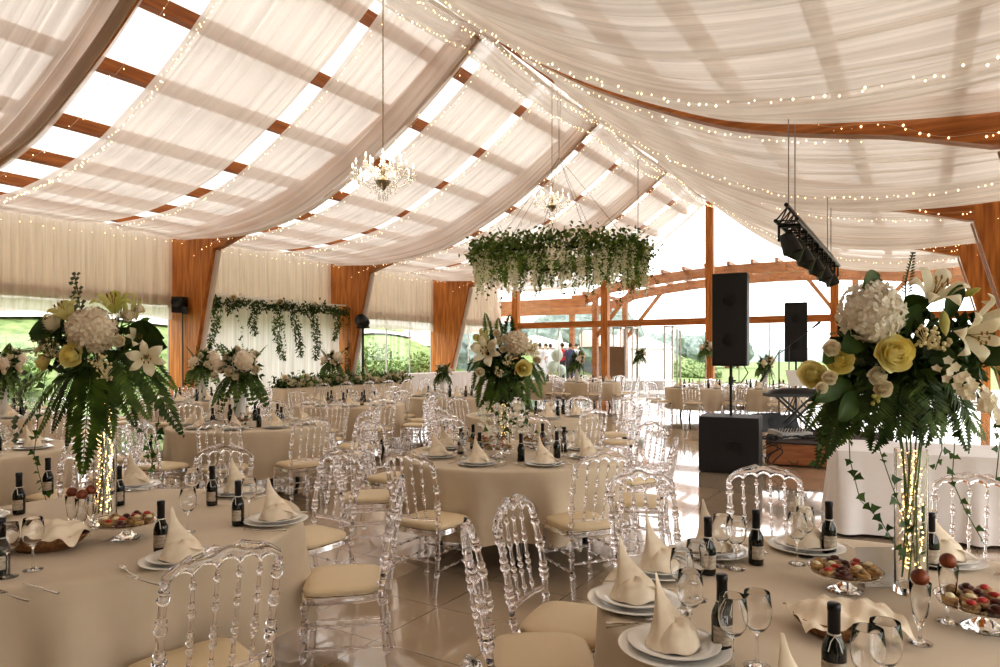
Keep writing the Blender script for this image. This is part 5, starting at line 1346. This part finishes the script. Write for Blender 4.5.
# ------------------------------------------------------------------ tableware
pA,pB=make_plate(); nap=make_napkin(); gW=make_glass(); gN=make_glass(.17,.030,'wine_glass',10); bt=make_bottle(); fk=make_fork(); kn=make_knife()
def setting(x,y,tx,ty,lab,grp=None,glasses=1,bottle=False,cut=True,far=False,turn=None):
    z=TZ; v=Vector((tx-x,ty-y,0)).normalized(); sd=Vector((v.y,-v.x,0)); rz=math.atan2(-v.x,v.y)
    q=Vector((x,y,z))
    g=lambda s:(s+' of '+grp) if grp else None
    put('pa',pA,q,0,'cream charger plate '+lab,g('plates')); put('pb',pB,q+UPV*.0135,0,'small cream plate '+lab,g('plates'))
    put('np',nap,q+UPV*.0215,(rz if turn is None else turn)+R0.uniform(-.3,.3),'cream folded napkin '+lab,g('napkins'))
    if not far and cut:
        put('fk',fk,q-sd*.195+UPV*.002,rz,'steel fork '+lab,g('forks')); put('kn',kn,q+sd*.19+UPV*.0,rz,'steel knife '+lab,g('knives'))
    pr=gN if far else gW
    if glasses>0: put('gn' if far else 'gw',pr,q+v*.19+sd*.12,0,'clear wine glass '+lab,g('glasses'))
    if glasses>1: put('gn' if far else 'gw',pr,q+v*.22+sd*.03,0,('second clear wine glass ' if not far else 'clear wine glass ')+lab,g('glasses'))
    if bottle: put('bt',bt,q+v*.23-sd*.10,R0.uniform(0,6),'small dark bottle with foil neck '+lab,g('bottles'))
# near tables by hand (pixel of the base on the table)
def tp(px,py): p=T(px,py,TZ); return p
cl=CT_['near_left']; cr=CT_['near_right']
for px,py,l,gl in((181,562,'at the front right of the near left table by the big chair',0),(276,522,'at the right rim of the near left table',0),(238,494,'at the far right rim of the near left table',0),(-28,520,'at the left of the near left table',0),(134,487,'behind the lit vase of the near left table',0)):
    p=tp(px,py); setting(p.x,p.y,cl.x,cl.y,l,glasses=gl,turn=TH+.2)
for px,py,l in((634,603,'at the left rim of the near right table, middle of three'),(660,572,'at the left rim of the near right table, farthest of three'),(674,651,'at the left rim of the near right table, nearest of three'),(712,553,'at the far rim of the near right table, bottle at right'),(806,549,'at the far rim of the near right table before the chair'),(942,562,'at the far right rim of the near right table behind the vase'),(803,742,'at the bottom edge on the near right table')):
    p=tp(px,py); setting(p.x,p.y,cr.x,cr.y,l,glasses=0,turn=TH+(.4 if px<700 else 0))
for px,py,l in((105,584,'at the left front of the near left table with a tall stem'),(0,0,''),(188,532,'behind the front right napkin on the near left table'),(192,505,'beside the bottles on the near left table'),(249,518,'between the bottle and the right napkin on the near left table'),(8,577,'cut by the left edge on the near left table'),(222,496,'behind the bottles on the near left table')):
    if not l: continue
    px2={105:33}.get(px,px); p=tp(px2,py if px2!=33 else 570); put('gw',gW,p,0,'clear wine glass '+l)
for px,py,l in((757,667,'with bright rim right of the bow bottle, near right table'),(733,672,'just in front of the ribbon bottle on the near right table'),(690,640,'between the two left napkins on the near right table'),(682,612,'over the farthest left napkin on the near right table'),(736,569,'before the far rim bottle on the near right table'),(797,564,'in front of the far napkin on the near right table'),(905,548,'behind the vase left side on the near right table'),(697,600,'beside the far left napkin stem to stem on the near right table'),(885,706,'largest at the bottom edge on the near right table'),(868,715,'left of the largest glass at the bottom edge'),(722,566,'left of the far rim pair on the near right table'),(805,556,'right of the far napkin on the near right table')):
    p=tp(px,py); put('gw',gW,p,0,'clear wine glass '+l)
for px,py,l in((19,514,'left on the near left table near the edge'),(119,505,'just behind the glass stand on the near left table'),(212,505,'right of the bouquet, farther of two on the near left table'),(238,525,'right of the bouquet, nearer of two on the near left table'),(161,552,'behind the front right napkin on the near left table'),(1,575,'cut by the left picture edge on the near left table'),(48,494,'behind the fruit glasses on the near left table'),
                (756,564,'alone at the far rim of the near right table'),(708,574,'beside the far left napkin of the near right table'),(722,651,'with a ribbon bow in the front of the near right table'),(829,553,'before the serving table on the near right table'),(931,568,'behind the lit vase on the near right table'),(834,690,'at the bottom edge before the bread basket')):
    p=tp(px,py); put('bt',bt,p,TH+R0.uniform(-.4,.4),'small dark wine bottle '+l)
for key,n,R,a0,lod in(('middle',8,.66,.35,0),('back_left',9,.66,.1,1),('edge_left',8,.66,.2,1),('far_edge',8,.66,.2,1),('behind',9,.66,.2,1),('far_left',8,.66,.2,1),('second',8,.66,.3,1),('third',8,.66,.3,1),('gable_a',7,.66,.3,1),('gable_b',7,.66,.3,1),('right_a',7,.66,.3,1),('right_b',7,.66,.3,1)):
    c=CT_[key]; ph=TB[key][2]
    for i in range(n):
        a=a0+2*PI*i/n+TH-PI/2; x,y=c.x+R*math.cos(a),c.y+R*math.sin(a)
        nm=['nearest the viewer','front right','right','far right','far side','far left','left','front left','at the near left'][i] if key=='middle' else None
        if nm: setting(x,y,c.x,c.y,'on the middle table, '+nm+' place',None,2,True,turn=TH)
        else: setting(x,y,c.x,c.y,'on '+ph,ph,1 if lod and i%2 else 2,i%4!=3,far=bool(lod))
# cutlery extra and food
for px,py,l,m in((40,590,'lying at the left front of the near left table','k'),(12,598,'left of the front napkin on the near left table','f'),(145,583,'before the front right plate on the near left table','f')):
    p=tp(px,py); put('fk' if m=='f' else 'kn',fk if m=='f' else kn,p+UPV*.001,TH+1.1,('steel fork ' if m=='f' else 'steel knife ')+l)
cs=make_cake_stand(.075,.135)
p=tp(127,538); put('cs',cs,p,0,'glass cake stand of canapes before the lit vase on the near left table'); canapes(p.x,p.y,p.z+.0765,.125,15,'near left glass cake stand',1)
p=tp(98,505); put('cs',cs,p,0,'glass cake stand of canapes behind the fruit glasses on the near left table',scale=.8); canapes(p.x,p.y,p.z+.0615,.10,9,'rear cake stand of the near left table',2)
p=tp(845,590); put('cs',cs,p,0,'glass cake stand of canapes left of the lit vase on the near right table',scale=.9); canapes(p.x,p.y,p.z+.069,.12,17,'cake stand left of the lit vase',3)
p=tp(985,628); put('cs',cs,p,0,'glass cake stand of canapes at the right picture edge',scale=1.0); canapes(p.x,p.y,p.z+.0765,.13,16,'cake stand at the right picture edge',4)
c=CT_['middle']
for dx,dy,l in((-.28,.25,'left'),(.22,.28,'centre'),(-.12,-.22,'front')):
    v=W(dx,dy); p=Vector((c.x+v.x,c.y+v.y,TZ)); put('cs',cs,p,0,'glass cake stand of canapes on the middle table, %s one'%l); canapes(p.x,p.y,p.z+.0765,.13,12,'middle table %s cake stand'%l,5)
for key in('back_left','second','behind'):
    c=CT_[key]; p=Vector((c.x+.2,c.y-.3,TZ)); put('cs',cs,p,0,'glass cake stand of canapes on '+TB[key][2]); canapes(p.x,p.y,p.z+.0765,.13,9,'cake stand of '+TB[key][2],6)
bk=make_basket(); ln=make_liner()
p=tp(45,548); put('bk',bk,p,TH+.1,'oval wicker basket under a cream napkin on the near left table'); put('ln',ln,p+UPV*.004,TH+.1,'cream napkin spread over the basket on the near left table')
p=tp(846,634); put('bk',bk,p,TH-.1,'oval wicker basket under a cream napkin on the near right table',scale=.86); put('ln',ln,p+UPV*.004,TH-.1,'cream napkin spread over the basket on the near right table',scale=.86)
# flutes topped with brown fruit
fl=make_glass(.175,.03,'flute_glass',20,True)
for k,(px,py,l) in enumerate(((72,533,'left'),(82,536,'middle'),(91,530,'right'),(920,643,'by the lit vase'),(948,622,'right of the lit vase'))):
    p=tp(px,py); put('fl',fl,p,0,'stemmed glass holding a brown fruit, %s on the near %s table'%(l,'left' if px<500 else 'right'))
    b=MB(); b.ball((0,0,0),.024,14,10); tag(b.build('fruit',M['fig'],loc=p+UPV*.19),'round brown fruit resting on the stemmed glass, %s, near %s table'%(l,'left' if px<500 else 'right'),'fruit')
# ------------------------------------------------------------------ vases and bouquets
bl=bouquet_left(); br=bouquet_right(); bm=bouquet_mid()
for o,key,px,py,d,h,l in((bl,'near_left',105,0,3.35,.60,'near left'),(br,'near_right',911,0,2.38,.50,'near right'),(bm,'middle',504,0,5.75,.52,'middle')):
    p=G(px,d,TZ)
    vase(0,p,h,.052,label='tall clear glass vase full of fairy lights on the %s table'%l)
    if key=='middle': glow_coil(p+UPV*.03,.40,.030,'warm fairy lights coiled inside the middle table vase',7,50)
    else: glow_coil(p+UPV*.03,h-.06,.034,'warm fairy lights coiled inside the vase on the %s table'%l,8 if key=='near_left' else 9,150,.0042 if key=='near_left' else .0035)
    # stems inside the vase
    b=MB(); rr=random.Random(3)
    for i in range(7):
        a=i*.9; b.tube([p+Vector((math.cos(a)*.03,math.sin(a)*.03,.05)),p+Vector((math.cos(a+2)*.03,math.sin(a+2)*.03,h)),p+Vector((math.cos(a+2)*.05,math.sin(a+2)*.05,h+.12))],.003,5)
    m_=b.build('stem',M['stem'],o); m_.matrix_parent_inverse=(Matrix.Translation(o.location)@Matrix.Rotation(TH,4,'Z')).inverted()
b=MB(); p=G(911,2.38,TZ); b.lathe([(0,.0),(.12,0),(.15,.008),(.155,.014),(.15,.014),(.12,.006),(0,.006)],30)
# small place card stand left of vase
q=tp(875,585); b=MB(); b.box((0,0,.07),(.13,.004,.13),M=Matrix.Rotation(TH,3,'Z')@Matrix.Rotation(-.15,3,'X')); b.box((0,.0,.006),(.10,.05,.012),M=Matrix.Rotation(TH,3,'Z')); tag(b.build('table_card',M['paper'],smooth=False,loc=q),'pale table card standing beside the lit vase','card')
sb=bouquet_small('',20); fv=vase(0,(0,0,0),.42,.05)
# far vases are milky white
for ch in fv.children: ch.data.materials[0]=M['porcelain']
def far_b(px,d,z0,zt,label,vlabel,sc=1.0,rz=0):
    p=G(px,d,z0)
    if z0==0:
        t=thing('flower_stand',vlabel,'flower stand',p); b=MB(); b.tube([(0,0,.02),(0,0,zt-.04)],.018,8); b.build('pole',M['whitem'],t)
        b=MB(); b.lathe([(0,0),(.16,0),(.16,.015),(.02,.03),(0,.03)],20); b.build('base',M['whitem'],t); b=MB(); b.lathe([(0,zt-.05),(.07,zt-.04),(.08,zt),(0,zt)],16); b.build('bowl',M['whitem'],t)
    else: put('fv',fv,p,0,vlabel,scale=(zt-z0)/.42)
    put('sb',sb,G(px,d,zt),TH+rz,label,scale=sc)
far_b(240,8.2,TZ,1.33,'bouquet with drooping ferns on the table behind the near left one','milky vase under the bouquet behind the near left table')
far_b(203,12.6,TZ,1.35,'smaller bouquet just left of the one behind the near left table','milky vase of the far table under the second left column',rz=1)
far_b(2,9.3,TZ,1.35,'bouquet cut by the left picture edge','milky vase at the left picture edge',rz=2)
far_b(332,17.5,.0,1.35,'bouquet on a tall white stand in front of the third left column','tall slim white stand before the third left column',rz=.5)
far_b(577,21.0,TZ,1.35,'bouquet on the far table beside the outdoor guests','milky vase on the far table beside the outdoor guests',rz=1.5)
far_b(765,17.0,TZ,1.30,'bouquet between the two loudspeakers','milky vase between the two loudspeakers',sc=.8,rz=.8)
far_b(706,23,0,1.75,'bouquet by the tallest gable post','slim white stand by the tallest gable post',sc=.9,rz=.3)
far_b(640,24.5,0,1.55,'bouquet beside the folding doors','slim white stand beside the folding doors',sc=.8,rz=2.3)
far_b(443,13.8,TZ,1.2,'low bouquet left of the middle table bouquet','milky vase left of the middle table bouquet',sc=.6,rz=2.9)
# ------------------------------------------------------------------ hanging and technical
ch1,Y1=chandelier(383,178,0,1.0,'large crystal chandelier hanging nearest under the ridge','',10)
ch2,Y2=chandelier(552,204,0,.88,'smaller looking crystal chandelier hanging above the flower ring','',8)
flower_ring(Y2+.35)
gear(); head()
# ------------------------------------------------------------------ light
w=bpy.data.worlds.new('w'); bpy.context.scene.world=w; w.use_nodes=True
nt=w.node_tree; bg=nt.nodes['Background']; bg.inputs[0].default_value=(1,.985,.97,1); bg.inputs[1].default_value=3.1
def area(name,loc,rot,sx,sy,e,col=(1,.86,.68)):
    l=bpy.data.lights.new(name,'AREA'); l.shape='RECTANGLE'; l.size=sx; l.size_y=sy; l.energy=e; l.color=col
    o=bpy.data.objects.new(name,l); COL.objects.link(o); o.location=loc; o.rotation_euler=rot; return o
sun=bpy.data.lights.new('sun','SUN'); sun.energy=1.2; sun.angle=.4; so=bpy.data.objects.new('sun',sun); COL.objects.link(so); so.rotation_euler=(.55,-.35,0)
for (x,y,z,e) in((ch1.location.x,ch1.location.y,ch1.location.z+.3,25),(ch2.location.x,ch2.location.y,ch2.location.z+.3,20)):
    l=bpy.data.lights.new('chandelier_light','POINT'); l.energy=e; l.color=(1,.78,.5); l.shadow_soft_size=.4; o=bpy.data.objects.new('chandelier_light',l); COL.objects.link(o); o.location=(x,y,z)
# ------------------------------------------------------------------ camera
cam=bpy.data.cameras.new('camera'); co=bpy.data.objects.new('camera',cam); COL.objects.link(co)
co.location=(0,0,EYE); co.rotation_euler=(PI/2,0,TH); cam.sensor_width=36; cam.lens=36*F/1000; cam.shift_y=(HY-333.5)/1000; cam.clip_end=600; cam.clip_start=.05
sc=bpy.context.scene; sc.camera=co
sc.view_settings.view_transform='Standard'; sc.view_settings.look='Medium High Contrast'; sc.view_settings.exposure=.12
c=sc.cycles; c.max_bounces=16; c.transmission_bounces=12; c.transparent_max_bounces=24; c.diffuse_bounces=4; c.glossy_bounces=5
c.sample_clamp_indirect=6; c.use_denoising=True; c.caustics_reflective=False; c.caustics_refractive=True; c.blur_glossy=.5
try: c.denoiser='OPENIMAGEDENOISE'
except Exception: pass
